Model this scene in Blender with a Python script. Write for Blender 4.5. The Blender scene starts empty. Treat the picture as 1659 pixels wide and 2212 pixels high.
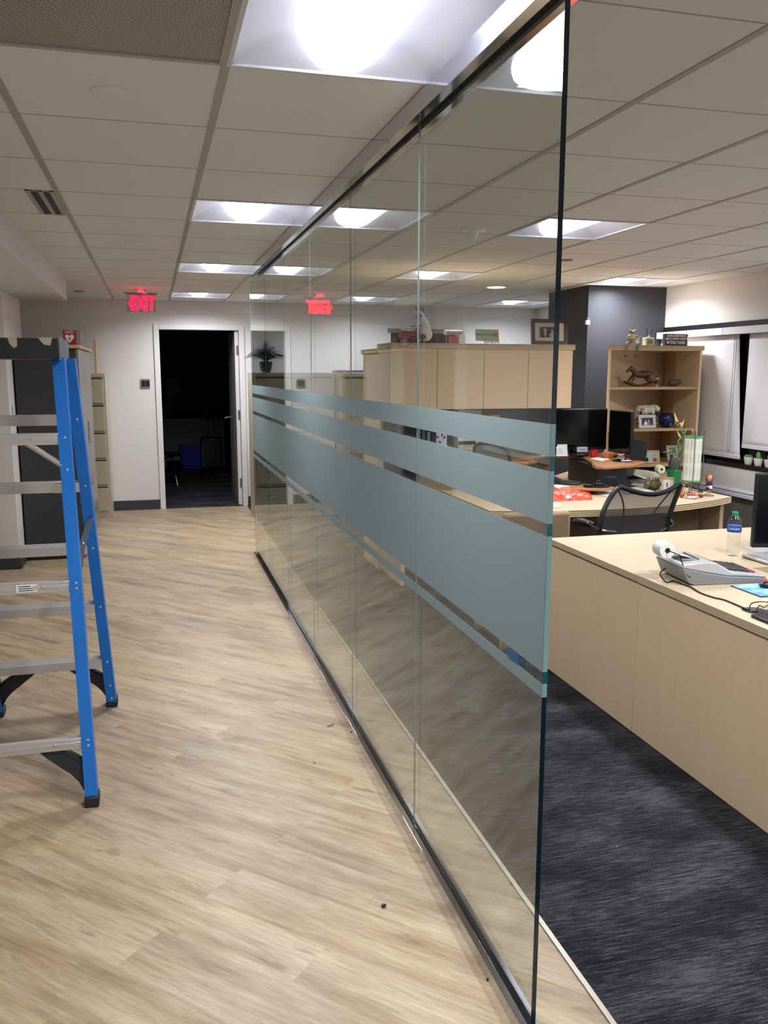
import bpy, math, random
from mathutils import Vector, Matrix, Euler
random.seed(7)
sc = bpy.context.scene
COL = sc.collection
R = math.radians

# ---------------------------------------------------------------- camera, world, exposure
CAMZ, FPX, PITCH, YAW, ROLL = 1.6067, 1829.9, 0.163661, 0.264126, 0.00147
CEIL, GX, GY, TS = 2.4135, 0.8339, 2.4504, 0.6096      # ceiling height, grid origin, tile size
BACK = 10.274                                          # far wall
_fw = Vector((math.sin(YAW)*math.cos(PITCH), math.cos(YAW)*math.cos(PITCH), -math.sin(PITCH)))
_rt = Vector((math.cos(YAW), -math.sin(YAW), 0)); _up = _rt.cross(_fw)
_r2 = _rt*math.cos(ROLL)+_up*math.sin(ROLL); _u2 = -_rt*math.sin(ROLL)+_up*math.cos(ROLL)
cam = bpy.data.objects.new('camera', bpy.data.cameras.new('camera')); COL.objects.link(cam)
m = Matrix((( _r2.x,_u2.x,-_fw.x,0),(_r2.y,_u2.y,-_fw.y,0),(_r2.z,_u2.z,-_fw.z,CAMZ),(0,0,0,1)))
cam.matrix_world = m
cam.data.sensor_fit = 'VERTICAL'; cam.data.sensor_height = 36; cam.data.sensor_width = 27
cam.data.lens = FPX/2212*36; cam.data.clip_start = .02; cam.data.clip_end = 60
sc.camera = cam
def at(u, v, axis, val):                       # where the sight line through (u,v) meets a plane of the room
    d = _fw*FPX + _r2*(u-829.5) - _u2*(v-1106); o = Vector((0,0,CAMZ))
    return o + d*((val-o[axis])/d[axis])
def aY(u, v, y): return at(u, v, 1, y)
def aX(u, v, x): return at(u, v, 0, x)
def aZ(u, v, z): return at(u, v, 2, z)

w = bpy.data.worlds.new('world'); sc.world = w; w.use_nodes = True
w.node_tree.nodes['Background'].inputs[0].default_value = (.5,.55,.6,1)
w.node_tree.nodes['Background'].inputs[1].default_value = 0.02
vs = sc.view_settings; vs.view_transform = 'Standard'; vs.look = 'None'; vs.gamma = 1; vs.use_curve_mapping = False
vs.exposure = 1.5
LAMP, LAMPW = 2.9, 9.4                        # glow of the troffer lenses, watts of the lamp in each

# ---------------------------------------------------------------- materials
def c3(r, g, b):
    f = lambda x: (x/255/12.92) if x/255 <= .04045 else ((x/255+.055)/1.055)**2.4
    return (f(r), f(g), f(b), 1)
MATS = {}
def mat(name, col, rough=.5, metal=0, emit=0, bump=0, bscale=50, var=0, vscale=8, trans=0, spec=.5, alpha=1):
    if name in MATS: return MATS[name]
    M = bpy.data.materials.new(name); M.use_nodes = True; nt = M.node_tree; b = nt.nodes['Principled BSDF']
    c = c3(*col); b.inputs['Base Color'].default_value = c
    b.inputs['Roughness'].default_value = rough; b.inputs['Metallic'].default_value = metal
    b.inputs['Specular IOR Level'].default_value = spec
    if trans: b.inputs['Transmission Weight'].default_value = trans; b.inputs['IOR'].default_value = 1.4
    if alpha < 1: b.inputs['Alpha'].default_value = alpha
    if emit: b.inputs['Emission Color'].default_value = c; b.inputs['Emission Strength'].default_value = emit
    tc = nt.nodes.new('ShaderNodeTexCoord')
    if var:
        n = nt.nodes.new('ShaderNodeTexNoise'); n.inputs['Scale'].default_value = vscale; n.inputs['Detail'].default_value = 4
        nt.links.new(tc.outputs['Object'], n.inputs['Vector'])
        mx = nt.nodes.new('ShaderNodeMix'); mx.data_type = 'RGBA'
        mx.inputs['A'].default_value = tuple(x*(1-var) for x in c[:3])+(1,); mx.inputs['B'].default_value = tuple(min(1,x*(1+var)) for x in c[:3])+(1,)
        nt.links.new(n.outputs['Fac'], mx.inputs['Factor']); nt.links.new(mx.outputs['Result'], b.inputs['Base Color'])
    if bump:
        n = nt.nodes.new('ShaderNodeTexNoise'); n.inputs['Scale'].default_value = bscale
        nt.links.new(tc.outputs['Object'], n.inputs['Vector'])
        bp = nt.nodes.new('ShaderNodeBump'); bp.inputs['Strength'].default_value = bump; bp.inputs['Distance'].default_value = .002
        nt.links.new(n.outputs['Fac'], bp.inputs['Height']); nt.links.new(bp.outputs['Normal'], b.inputs['Normal'])
    MATS[name] = M; return M

def streaks(nt, vec, rot, scl, nscale, detail=6, rough=.6):
    mp = nt.nodes.new('ShaderNodeMapping'); mp.inputs['Rotation'].default_value = rot; mp.inputs['Scale'].default_value = scl
    nt.links.new(vec, mp.inputs['Vector'])
    n = nt.nodes.new('ShaderNodeTexNoise'); n.inputs['Scale'].default_value = nscale; n.inputs['Detail'].default_value = detail
    n.inputs['Roughness'].default_value = rough; nt.links.new(mp.outputs['Vector'], n.inputs['Vector']); return n
def ramp(nt, fac, stops):
    r = nt.nodes.new('ShaderNodeValToRGB'); e = r.color_ramp.elements
    while len(e) < len(stops): e.new(.5)
    for i, (p, c) in enumerate(stops): e[i].position = p; e[i].color = c3(*c)
    nt.links.new(fac, r.inputs['Fac']); return r
def mixc(nt, mode, fac, a, b):
    mx = nt.nodes.new('ShaderNodeMix'); mx.data_type = 'RGBA'; mx.blend_type = mode
    for s, val in (('Factor', fac), ('A', a), ('B', b)):
        if hasattr(val, 'links') or isinstance(val, bpy.types.NodeSocket): nt.links.new(val, mx.inputs[s])
        else: mx.inputs[s].default_value = val
    return mx.outputs['Result']

def floor_mat():
    M = bpy.data.materials.new('wood_planks'); M.use_nodes = True; nt = M.node_tree; b = nt.nodes['Principled BSDF']
    tc = nt.nodes.new('ShaderNodeTexCoord'); v = tc.outputs['Object']
    mp = nt.nodes.new('ShaderNodeMapping'); mp.inputs['Rotation'].default_value = (0,0,R(45)); nt.links.new(v, mp.inputs['Vector'])
    br = nt.nodes.new('ShaderNodeTexBrick'); br.offset = .37; br.inputs['Scale'].default_value = 1
    br.inputs['Brick Width'].default_value = 1.22; br.inputs['Row Height'].default_value = .18; br.inputs['Mortar Size'].default_value = .0006
    br.inputs['Mortar Smooth'].default_value = .3
    br.inputs['Color1'].default_value = (0,0,0,1); br.inputs['Color2'].default_value = (1,1,1,1); br.inputs['Mortar'].default_value = (.35,.35,.35,1)
    nt.links.new(mp.outputs['Vector'], br.inputs['Vector'])
    # shift the grain from plank to plank
    ad = nt.nodes.new('ShaderNodeVectorMath'); ad.operation = 'MULTIPLY_ADD'
    nt.links.new(br.outputs['Color'], ad.inputs[0]); ad.inputs[1].default_value = (7,3,0); nt.links.new(mp.outputs['Vector'], ad.inputs[2])
    n1 = streaks(nt, ad.outputs[0], (0,0,0), (.7,5.5,1), 2.0, 9, .66)
    n2 = streaks(nt, ad.outputs[0], (0,0,0), (2.0,30,1), 3.4, 7, .7)
    n3 = streaks(nt, mp.outputs['Vector'], (0,0,0), (.5,1.6,1), 1.3, 4, .5)
    base = ramp(nt, n1.outputs['Fac'], [(.27,(134,115,92)),(.40,(165,146,120)),(.51,(186,169,143)),(.62,(198,182,157)),(.74,(212,197,165))])
    fine = ramp(nt, n2.outputs['Fac'], [(.28,(190,184,180)),(.45,(232,230,228)),(.6,(255,255,255))])
    col = mixc(nt, 'MULTIPLY', .75, base.outputs['Color'], fine.outputs['Color'])
    tone = ramp(nt, n3.outputs['Fac'], [(.3,(226,220,222)),(.5,(246,242,240)),(.7,(255,250,228))])
    col = mixc(nt, 'MULTIPLY', .8, col, tone.outputs['Color'])
    pl = ramp(nt, br.outputs['Color'], [(0,(236,234,234)),(1,(255,255,255))])
    col = mixc(nt, 'MULTIPLY', .8, col, pl.outputs['Color'])
    n4 = streaks(nt, ad.outputs[0], (0,0,0), (2.4,7,1), 2.3, 3, .5)
    kn = ramp(nt, n4.outputs['Fac'], [(.28,(150,126,104)),(.36,(255,255,255)),(.62,(255,255,255)),(.75,(255,244,214))])
    col = mixc(nt, 'MULTIPLY', .42, col, kn.outputs['Color'])
    nt.links.new(col, b.inputs['Base Color']); b.inputs['Roughness'].default_value = .42; b.inputs['Specular IOR Level'].default_value = .35
    bp = nt.nodes.new('ShaderNodeBump'); bp.inputs['Strength'].default_value = .25; bp.inputs['Distance'].default_value = .001
    nt.links.new(n2.outputs['Fac'], bp.inputs['Height']); nt.links.new(bp.outputs['Normal'], b.inputs['Normal'])
    return M
def carpet_mat():
    M = bpy.data.materials.new('carpet_tiles'); M.use_nodes = True; nt = M.node_tree; b = nt.nodes['Principled BSDF']
    tc = nt.nodes.new('ShaderNodeTexCoord'); v = tc.outputs['Object']
    a = streaks(nt, v, (0,0,R(45)), (7,95,1), 1.6, 4, .75)
    c = streaks(nt, v, (0,0,R(45)), (1.4,3.2,1), 1.6, 3, .5)
    d = streaks(nt, v, (0,0,0), (1,1,1), 420, 2, .6)
    mc = nt.nodes.new('ShaderNodeMath'); mc.operation = 'MULTIPLY_ADD'; mc.inputs[1].default_value = .5; mc.inputs[2].default_value = .25; nt.links.new(c.outputs['Fac'], mc.inputs[0])
    s = nt.nodes.new('ShaderNodeMath'); s.operation = 'ADD'; nt.links.new(a.outputs['Fac'], s.inputs[0]); nt.links.new(mc.outputs[0], s.inputs[1])
    s2 = nt.nodes.new('ShaderNodeMath'); s2.operation = 'MULTIPLY_ADD'; nt.links.new(d.outputs['Fac'], s2.inputs[0]); s2.inputs[1].default_value = .45; nt.links.new(s.outputs[0], s2.inputs[2])
    mr = nt.nodes.new('ShaderNodeMath'); mr.operation = 'MULTIPLY'; nt.links.new(s2.outputs[0], mr.inputs[0]); mr.inputs[1].default_value = .5
    r = ramp(nt, mr.outputs[0], [(.50,(20,21,25)),(.61,(43,44,49)),(.70,(86,86,93))])
    nt.links.new(r.outputs['Color'], b.inputs['Base Color']); b.inputs['Roughness'].default_value = .95; b.inputs['Specular IOR Level'].default_value = .1
    bp = nt.nodes.new('ShaderNodeBump'); bp.inputs['Strength'].default_value = .5; bp.inputs['Distance'].default_value = .003
    nt.links.new(d.outputs['Fac'], bp.inputs['Height']); nt.links.new(bp.outputs['Normal'], b.inputs['Normal'])
    return M
def maple_mat(name, lo, hi, rot=(0,0,0), scl=(30,30,2)):
    M = bpy.data.materials.new(name); M.use_nodes = True; nt = M.node_tree; b = nt.nodes['Principled BSDF']
    tc = nt.nodes.new('ShaderNodeTexCoord')
    n = streaks(nt, tc.outputs['Object'], rot, scl, 1.6, 6, .6)
    r = ramp(nt, n.outputs['Fac'], [(.3,lo),(.7,hi)])
    nt.links.new(r.outputs['Color'], b.inputs['Base Color']); b.inputs['Roughness'].default_value = .5; b.inputs['Specular IOR Level'].default_value = .3
    MATS[name] = M; return M
def pane_mat(name, tint, dirt=0):
    M = bpy.data.materials.new(name); M.use_nodes = True; nt = M.node_tree; nt.nodes.remove(nt.nodes['Principled BSDF'])
    out = nt.nodes['Material Output']
    ge = nt.nodes.new('ShaderNodeNewGeometry'); fr = nt.nodes.new('ShaderNodeFresnel')
    mm = nt.nodes.new('ShaderNodeMath'); mm.operation = 'MULTIPLY_ADD'; mm.inputs[1].default_value = 1/1.5-1.5; mm.inputs[2].default_value = 1.5
    nt.links.new(ge.outputs['Backfacing'], mm.inputs[0]); nt.links.new(mm.outputs[0], fr.inputs['IOR'])
    tr = nt.nodes.new('ShaderNodeBsdfTransparent'); tr.inputs['Color'].default_value = tint+(1,)
    gl = nt.nodes.new('ShaderNodeBsdfGlossy'); gl.inputs['Roughness'].default_value = 0; gl.inputs['Color'].default_value = (.93,.97,.96,1)
    mx = nt.nodes.new('ShaderNodeMixShader')
    nt.links.new(fr.outputs['Fac'], mx.inputs['Fac']); nt.links.new(tr.outputs[0], mx.inputs[1]); nt.links.new(gl.outputs[0], mx.inputs[2])
    res = mx.outputs[0]
    if dirt:
        tc = nt.nodes.new('ShaderNodeTexCoord')
        n = streaks(nt, tc.outputs['Object'], (R(18),0,0), (1,4.5,1.4), 2.4, 7, .72)
        r = ramp(nt, n.outputs['Fac'], [(.58,(0,0,0)),(.8,(52,52,52))])
        sp = nt.nodes.new('ShaderNodeSeparateXYZ'); nt.links.new(tc.outputs['Object'], sp.inputs[0])
        mr = nt.nodes.new('ShaderNodeMapRange'); mr.inputs['From Min'].default_value = 1.75; mr.inputs['From Max'].default_value = 2.3
        nt.links.new(sp.outputs['Z'], mr.inputs['Value'])
        mu = nt.nodes.new('ShaderNodeMath'); mu.operation = 'MULTIPLY'; nt.links.new(r.outputs['Color'], mu.inputs[0]); nt.links.new(mr.outputs[0], mu.inputs[1])
        df = nt.nodes.new('ShaderNodeBsdfTranslucent'); df.inputs['Color'].default_value = (.8,.85,.95,1)
        m2 = nt.nodes.new('ShaderNodeMixShader'); nt.links.new(mu.outputs[0], m2.inputs['Fac']); nt.links.new(res, m2.inputs[1]); nt.links.new(df.outputs[0], m2.inputs[2]); res = m2.outputs[0]
    nt.links.new(res, out.inputs['Surface']); MATS[name] = M; return M
def film_mat():
    M = bpy.data.materials.new('frosted_film'); M.use_nodes = True; nt = M.node_tree; nt.nodes.remove(nt.nodes['Principled BSDF'])
    a = nt.nodes.new('ShaderNodeBsdfDiffuse'); a.inputs['Color'].default_value = c3(162,176,180)
    b = nt.nodes.new('ShaderNodeBsdfTranslucent'); b.inputs['Color'].default_value = c3(174,192,192)
    mx = nt.nodes.new('ShaderNodeMixShader'); mx.inputs['Fac'].default_value = .45
    nt.links.new(a.outputs[0], mx.inputs[1]); nt.links.new(b.outputs[0], mx.inputs[2]); nt.links.new(mx.outputs[0], nt.nodes['Material Output'].inputs['Surface'])
    return M
def mesh_fabric(name, col, alpha):
    M = mat(name, col, .8, alpha=alpha); return M
def grille_mat():
    M = bpy.data.materials.new('perforated_grille'); M.use_nodes = True; nt = M.node_tree; b = nt.nodes['Principled BSDF']
    tc = nt.nodes.new('ShaderNodeTexCoord'); mp = nt.nodes.new('ShaderNodeMapping'); mp.inputs['Rotation'].default_value = (0,0,R(45)); mp.inputs['Scale'].default_value = (1,1,0)
    nt.links.new(tc.outputs['Object'], mp.inputs['Vector'])
    vo = nt.nodes.new('ShaderNodeTexVoronoi'); vo.inputs['Scale'].default_value = 125; vo.inputs['Randomness'].default_value = 0
    nt.links.new(mp.outputs['Vector'], vo.inputs['Vector'])
    r = ramp(nt, vo.outputs['Distance'], [(.3,(52,48,46)),(.42,(190,182,174))]); nt.links.new(r.outputs['Color'], b.inputs['Base Color'])
    b.inputs['Roughness'].default_value = .5; return M

WHITEP = mat('white_paint', (218,214,212), .7, bump=.05, bscale=200)
BACKP  = mat('wall_paint', (214,211,212), .75, bump=.05, bscale=200)
GREYP  = mat('grey_lower_wall', (138,134,126), .75)
CHARP  = mat('charcoal_paint', (56,57,63), .6, spec=.3)
TILEM  = mat('ceiling_tile', (222,220,218), .9, bump=.25, bscale=260, var=.02, vscale=60)
GRIDM  = mat('grid_metal', (168,160,155), .45)
TROF   = mat('troffer_white', (205,205,216), .4)
LENS   = mat('lens_light', (244,248,255), .4, emit=LAMP)
BASEB  = mat('black_rubber_base', (52,53,58), .6)
DOORW  = mat('door_white', (216,214,214), .45)
DOORG  = mat('door_leaf_face', (120,116,118), .5)
CHROME = mat('polished_chrome', (205,205,210), .06, metal=1)
STEEL  = mat('brushed_steel', (160,158,155), .35, metal=1)
DKMET  = mat('dark_metal', (40,38,42), .4, metal=.6)
TRIMM  = mat('transition_strip', (176,168,158), .4, metal=.6)
MAPLE  = maple_mat('maple_vertical', (225,196,161), (230,203,168), (0,0,0), (14,14,1.2))
MAPLEX = maple_mat('maple_top', (194,171,141), (200,179,151), (0,0,0), (2,30,30))
MAPEDG = mat('maple_edge', (186,158,118), .45)
EDGEL  = mat('edge_light', (228,204,164), .45); EDGED = mat('edge_groove', (112,80,60), .6)
TANP   = mat('tan_panel', (150,128,102), .8, bump=.2, bscale=300)
TACK   = mat('tackboard', (112,110,108), .95, bump=.3, bscale=350)
BEIGEC = mat('file_beige', (176,168,144), .4); BEIGED = mat('file_beige_gap', (74,68,56), .6)
DKCAB  = mat('charcoal_laminate', (48,49,52), .5, bump=.15, bscale=350); DKCABD = mat('cabinet_door_grey', (126,122,120), .3, metal=.3)
BLUEF  = mat('blue_fibreglass', (8,112,204), .4, var=.12, vscale=9); BLUED = mat('blue_paint_chip', (120,170,215), .5)
ALU    = mat('aluminium', (196,193,192), .36, metal=.45, var=.08, vscale=14); RUBB = mat('black_rubber', (30,31,35), .55)
CAPB   = mat('ladder_cap_plastic', (34,34,38), .5, var=.2, vscale=20); CAPG = mat('ladder_cap_grey', (96,98,104), .6); TAPE = mat('masking_tape', (176,170,142), .8)
BLACKP = mat('black_plastic', (20,20,23), .35); SCREEN = mat('screen_black', (8,9,13), .12); GREYPL = mat('grey_plastic', (128,128,130), .4)
SILV   = mat('silver_plastic', (190,190,192), .3, metal=.25); WHITEPL = mat('white_plastic', (232,230,226), .35)
PAPER  = mat('paper_white', (236,234,232), .8); CREAM = mat('cream_card', (222,218,190), .8)
REDP   = mat('red_gloss', (200,38,40), .3); ORNG = mat('orange_bag', (226,72,44), .4); DKCL = mat('dark_cloth', (26,28,38), .9)
OAKR   = mat('orange_wood', (176,122,76), .35, var=.12, vscale=14); GREENP = mat('green_ceramic', (24,120,66), .25)
LEAFM  = mat('leaf_green', (84,136,70), .5); LEAFD = mat('leaf_dark', (30,54,50), .5); LEAFY = mat('leaf_pale', (188,190,104), .5)
BLIND  = mat('blind_fabric', (222,221,226), .85); VALN = mat('valance_white', (214,216,224), .5); BLKW = mat('window_black', (22,22,30), .25)
MAROON = mat('maroon_wood', (64,36,40), .35); CARTR = mat('cart_red', (128,30,44), .35); SKIN = mat('skin_tone', (214,160,130), .6)
HAIRB  = mat('hair_brown', (122,74,44), .7); NAVY = mat('navy_cloth', (30,36,84), .8); BLACKC = mat('black_cloth', (24,22,24), .8)
PETAL  = mat('petal_cream', (232,226,206), .7); BROWNW = mat('brown_carved', (92,54,38), .5, var=.35, vscale=40); GOLD = mat('gold_metal', (190,160,96), .3, metal=.8)
BLUEGL = mat('blue_glass', (18,26,70), .12); OLIVE = mat('olive_glass', (96,92,56), .15); PURP = mat('purple_cover', (92,50,104), .4)
FLOORM = floor_mat(); CARPM = carpet_mat()
GLASS  = pane_mat('clear_glass', (.88,.90,.892), dirt=1); FILM = film_mat()
EDGEK  = mat('glass_edge_dark', (8,32,42), .08); EDGEJ  = mat('glass_edge_joint', (112,126,124), .12); EDGET  = mat('glass_edge_teal', (128,166,168), .3); EDGEM = mat('glass_edge_green', (14,92,92), .12)
EXITR  = mat('exit_red', (255,8,40), .4, emit=2.6)
ACRY   = pane_mat('acrylic', (.86,.84,.84))

# ---------------------------------------------------------------- mesh builder
class MB:
    def __init__(s, M=None): s.v=[]; s.f=[]; s.mi=[]; s.sm=[]; s.m=0; s.M=M or Matrix.Identity(4); s.smooth=False
    def add(s, vs, fs, smooth=None):
        o=len(s.v); s.v += [s.M @ Vector(p) for p in vs]
        for f in fs: s.f.append([i+o for i in f]); s.mi.append(s.m); s.sm.append(s.smooth if smooth is None else smooth)
        return s
    def box(s, x0,x1,y0,y1,z0,z1):
        return s.add([(x0,y0,z0),(x1,y0,z0),(x1,y1,z0),(x0,y1,z0),(x0,y0,z1),(x1,y0,z1),(x1,y1,z1),(x0,y1,z1)],
              [(0,3,2,1),(4,5,6,7),(0,1,5,4),(1,2,6,5),(2,3,7,6),(3,0,4,7)], False)
    def bar(s, a, b, wx, wy, up=(0,0,1)):      # rectangular bar between two points
        a=Vector(a); b=Vector(b); d=(b-a).normalized(); u=Vector(up)
        x=d.cross(u); x = x.normalized() if x.length>1e-6 else Vector((1,0,0)); y=x.cross(d).normalized()
        P=[]
        for p in (a,b):
            for sx,sy in ((-1,-1),(1,-1),(1,1),(-1,1)): P.append(p+x*sx*wx/2+y*sy*wy/2)
        return s.add(P,[(0,1,2,3),(7,6,5,4),(0,4,5,1),(1,5,6,2),(2,6,7,3),(3,7,4,0)],False)
    def quad(s, *p): return s.add(p,[tuple(range(len(p)))],False)
    def prism(s, poly, z0, z1):                # poly in xy
        n=len(poly); return s.add([(x,y,z0) for x,y in poly]+[(x,y,z1) for x,y in poly],
              [tuple(range(n))[::-1], tuple(range(n,2*n))]+[(i,(i+1)%n,n+(i+1)%n,n+i) for i in range(n)],False)
    def prismY(s, poly, y0, y1):               # poly in xz, thick along y
        n=len(poly); return s.add([(x,y0,z) for x,z in poly]+[(x,y1,z) for x,z in poly],
              [tuple(range(n)), tuple(range(n,2*n))[::-1]]+[(i,n+i,n+(i+1)%n,(i+1)%n) for i in range(n)],False)
    def tube(s, pts, r, n=8, closed=False):
        pts=[Vector(p) for p in pts]; rs = r if isinstance(r,(list,tuple)) else [r]*len(pts)
        V=[]; prev=None; N=len(pts)
        for i,p in enumerate(pts):
            if closed: d=pts[(i+1)%N]-pts[i-1]
            else: d=pts[min(i+1,N-1)]-pts[max(i-1,0)]
            d.normalize()
            if prev is None: x=d.orthogonal().normalized()
            else:
                x=prev-d*prev.dot(d); x = x.normalized() if x.length>1e-6 else d.orthogonal().normalized()
            prev=x; y=d.cross(x)
            for k in range(n):
                a=2*math.pi*k/n; V.append(p+(x*math.cos(a)+y*math.sin(a))*rs[i])
        F=[]
        for i in range(N if closed else N-1):
            j=(i+1)%N
            for k in range(n): F.append((i*n+k,i*n+(k+1)%n,j*n+(k+1)%n,j*n+k))
        s.add(V,F,True)
        if not closed:
            o=len(s.v)-len(V); s.f+= [[o+k for k in range(n)][::-1],[o+(N-1)*n+k for k in range(n)]]; s.mi+=[s.m]*2; s.sm+=[False]*2
        return s
    def cyl(s, a, b, r, r2=None, n=16): return s.tube([a,b],[r, r if r2 is None else r2],n)
    def lathe(s, prof, c=(0,0,0), n=20):       # prof: (radius, z)
        V=[]; F=[]
        for r,z in prof:
            for k in range(n): a=2*math.pi*k/n; V.append((c[0]+r*math.cos(a),c[1]+r*math.sin(a),c[2]+z))
        for i in range(len(prof)-1):
            for k in range(n): F.append((i*n+k,i*n+(k+1)%n,(i+1)*n+(k+1)%n,(i+1)*n+k))
        F.append(tuple(range(n))[::-1]); F.append(tuple((len(prof)-1)*n+k for k in range(n)))
        s.add(V,F,True); s.sm[-1]=s.sm[-2]=False; return s
    def ell(s, c, r, n=14, rot=None):          # ellipsoid
        m=n//2+1; V=[]; F=[]; Q=Euler(rot).to_matrix() if rot else None
        for i in range(m+1):
            t=math.pi*i/m
            for k in range(n):
                a=2*math.pi*k/n; p=Vector((r[0]*math.sin(t)*math.cos(a),r[1]*math.sin(t)*math.sin(a),r[2]*math.cos(t)))
                if Q: p=Q@p
                V.append(p+Vector(c))
        for i in range(m):
            for k in range(n): F.append((i*n+k,(i+1)*n+k,(i+1)*n+(k+1)%n,i*n+(k+1)%n))
        return s.add(V,F,True)
    def disc(s, c, rx, rz, n=16):              # flat ellipse facing -y
        return s.add([(c[0]+rx*math.cos(2*math.pi*k/n),c[1],c[2]+rz*math.sin(2*math.pi*k/n)) for k in range(n)],[tuple(range(n))],False)
    def text(s, txt, size, T, ext=.0005, align='CENTER', sx=1, off=0):
        cu=bpy.data.curves.new('t','FONT'); cu.body=txt; cu.size=size; cu.extrude=ext; cu.align_x=align; cu.align_y='CENTER'; cu.resolution_u=3; cu.offset=off
        o=bpy.data.objects.new('t',cu); COL.objects.link(o); dg=bpy.context.evaluated_depsgraph_get(); dg.update()
        me=bpy.data.meshes.new_from_object(o.evaluated_get(dg)); bpy.data.objects.remove(o)
        S=Matrix.Diagonal((sx,1,1,1))
        s.add([T@(S@v.co) for v in me.vertices],[tuple(p.vertices) for p in me.polygons],False); bpy.data.meshes.remove(me); bpy.data.curves.remove(cu); return s
    def build(s, name, mats, parent=None, loc=None, bev=0, remesh=0, sub=0):
        me=bpy.data.meshes.new(name); off=Vector((0,0,0))
        p=parent
        while p is not None: off+=p.location; p=p.parent
        l=Vector(loc) if loc is not None else Vector((0,0,0))
        me.from_pydata([v-off-l for v in s.v],[],s.f)
        if not isinstance(mats,(list,tuple)): mats=[mats]
        for m_ in mats: me.materials.append(m_)
        me.polygons.foreach_set('material_index',s.mi); me.polygons.foreach_set('use_smooth',s.sm); me.update(); me.set_sharp_from_angle(angle=R(38))
        o=bpy.data.objects.new(name,me); COL.objects.link(o); o.location=l
        if parent: o.parent=parent
        if bev:
            b=o.modifiers.new('bevel','BEVEL'); b.width=bev; b.segments=2; b.limit_method='ANGLE'; b.angle_limit=R(40)
        if remesh:
            r=o.modifiers.new('remesh','REMESH'); r.mode='VOXEL'; r.voxel_size=remesh; r.use_smooth_shade=True
            r=o.modifiers.new('smooth','SMOOTH'); r.factor=.5; r.iterations=3
        return o
def thing(name, label, cat, loc, group=None):
    o=bpy.data.objects.new(name,None); COL.objects.link(o); o.location=loc; o.empty_display_size=.1
    o['label']=label; o['category']=cat
    if group: o['group']=group
    return o
def tag(o, label, cat, group=None, kind=None):
    o['label']=label; o['category']=cat
    if group: o['group']=group
    if kind: o['kind']=kind
    return o
def struct(o): o['kind']='structure'; return o
def copy_tree(o, parent=None):
    c=o.copy(); COL.objects.link(c); c.parent=parent
    for ch in list(o.children): copy_tree(ch, c)
    return c
def CR(P, n=5, closed=False):                     # smooth curve through points
    P=[Vector(p) for p in P]; N=len(P); out=[]
    g=(lambda i:P[i%N]) if closed else (lambda i:P[max(0,min(N-1,i))])
    for i in range(N if closed else N-1):
        a,b,c,d=g(i-1),g(i),g(i+1),g(i+2)
        for k in range(n):
            t=k/n; out.append(.5*((2*b)+(c-a)*t+(2*a-5*b+4*c-d)*t*t+(3*b-a-3*c+d)*t**3))
    if not closed: out.append(P[-1])
    return out
def RZ(x,y,z,a): return Matrix.Translation((x,y,z))@Matrix.Rotation(R(a),4,'Z')
def faceT(x,y,z,a=0): return RZ(x,y,z,a)@Matrix.Rotation(R(90),4,'X')      # text plane facing -y
def bx(name,m,b,parent=None,bev=0,label=None,cat=None,group=None,loc=None):
    l = loc if loc is not None else ((b[0]+b[1])/2,(b[2]+b[3])/2,b[4])
    o=MB().box(*b).build(name,m,parent,None if parent else l,bev)
    if label: tag(o,label,cat,group)
    return o

# ================================================================ THE ROOM
XL, XR, YN = -1.95, 4.82, -3.6
o=struct(MB().box(XL,1.038,YN,BACK,-.05,0).build('floor',FLOORM))
o=struct(MB().box(1.053,5.0,YN,BACK,-.05,.001).build('floor',CARPM))
o=struct(MB().box(-1.5,6,BACK,16.6,-.05,.001).build('floor',CARPM))
o=struct(MB().box(1.038,1.053,YN,BACK-.02,-.05,.004).build('trim_1',TRIMM))
# ceiling tiles, leaving out the cells that hold a fixture
LIGHTS=[(-1,j) for j in (-9,-5,-1,3,7,11)]+[(2,j) for j in (-9,-5,-1,3,7,11)]+[(5,j) for j in (-9,-5,-1,3,7,11)]
GRILLE=(-2,-1)
SLOTS={(-3,3),(0,8)}
cm=MB()
for k in range(-5,8):
    for j in range(-10,14):
        if (k,j) in LIGHTS or (k,j)==GRILLE: continue
        x0,x1=max(XL,GX+k*TS),min(XR,GX+(k+1)*TS); y0,y1=max(YN,GY+j*TS),min(BACK,GY+(j+1)*TS)
        if x1<=x0 or y1<=y0: continue
        cm.box(x0,x1,y0,y1,CEIL+.002,CEIL+.02)
struct(cm.build('ceiling',TILEM))
gm=MB()
for k in range(-4,7): gm.box(GX+k*TS-.012,GX+k*TS+.012,YN,BACK,CEIL-.001,CEIL+.0035)
struct(gm.build('trim_2',GRIDM))
gm=MB()
for j in range(-9,13): gm.box(XL,XR,GY+j*TS-.003,GY+j*TS+.003,CEIL+.001,CEIL+.0018)
struct(gm.build('trim_3',GRIDM))
struct(MB().box(XL-.2,XR+1.5,YN-.2,16.8,CEIL+.16,CEIL+.2).build('ceiling',mat('deck_dark',(60,60,60),.9)))

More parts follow.
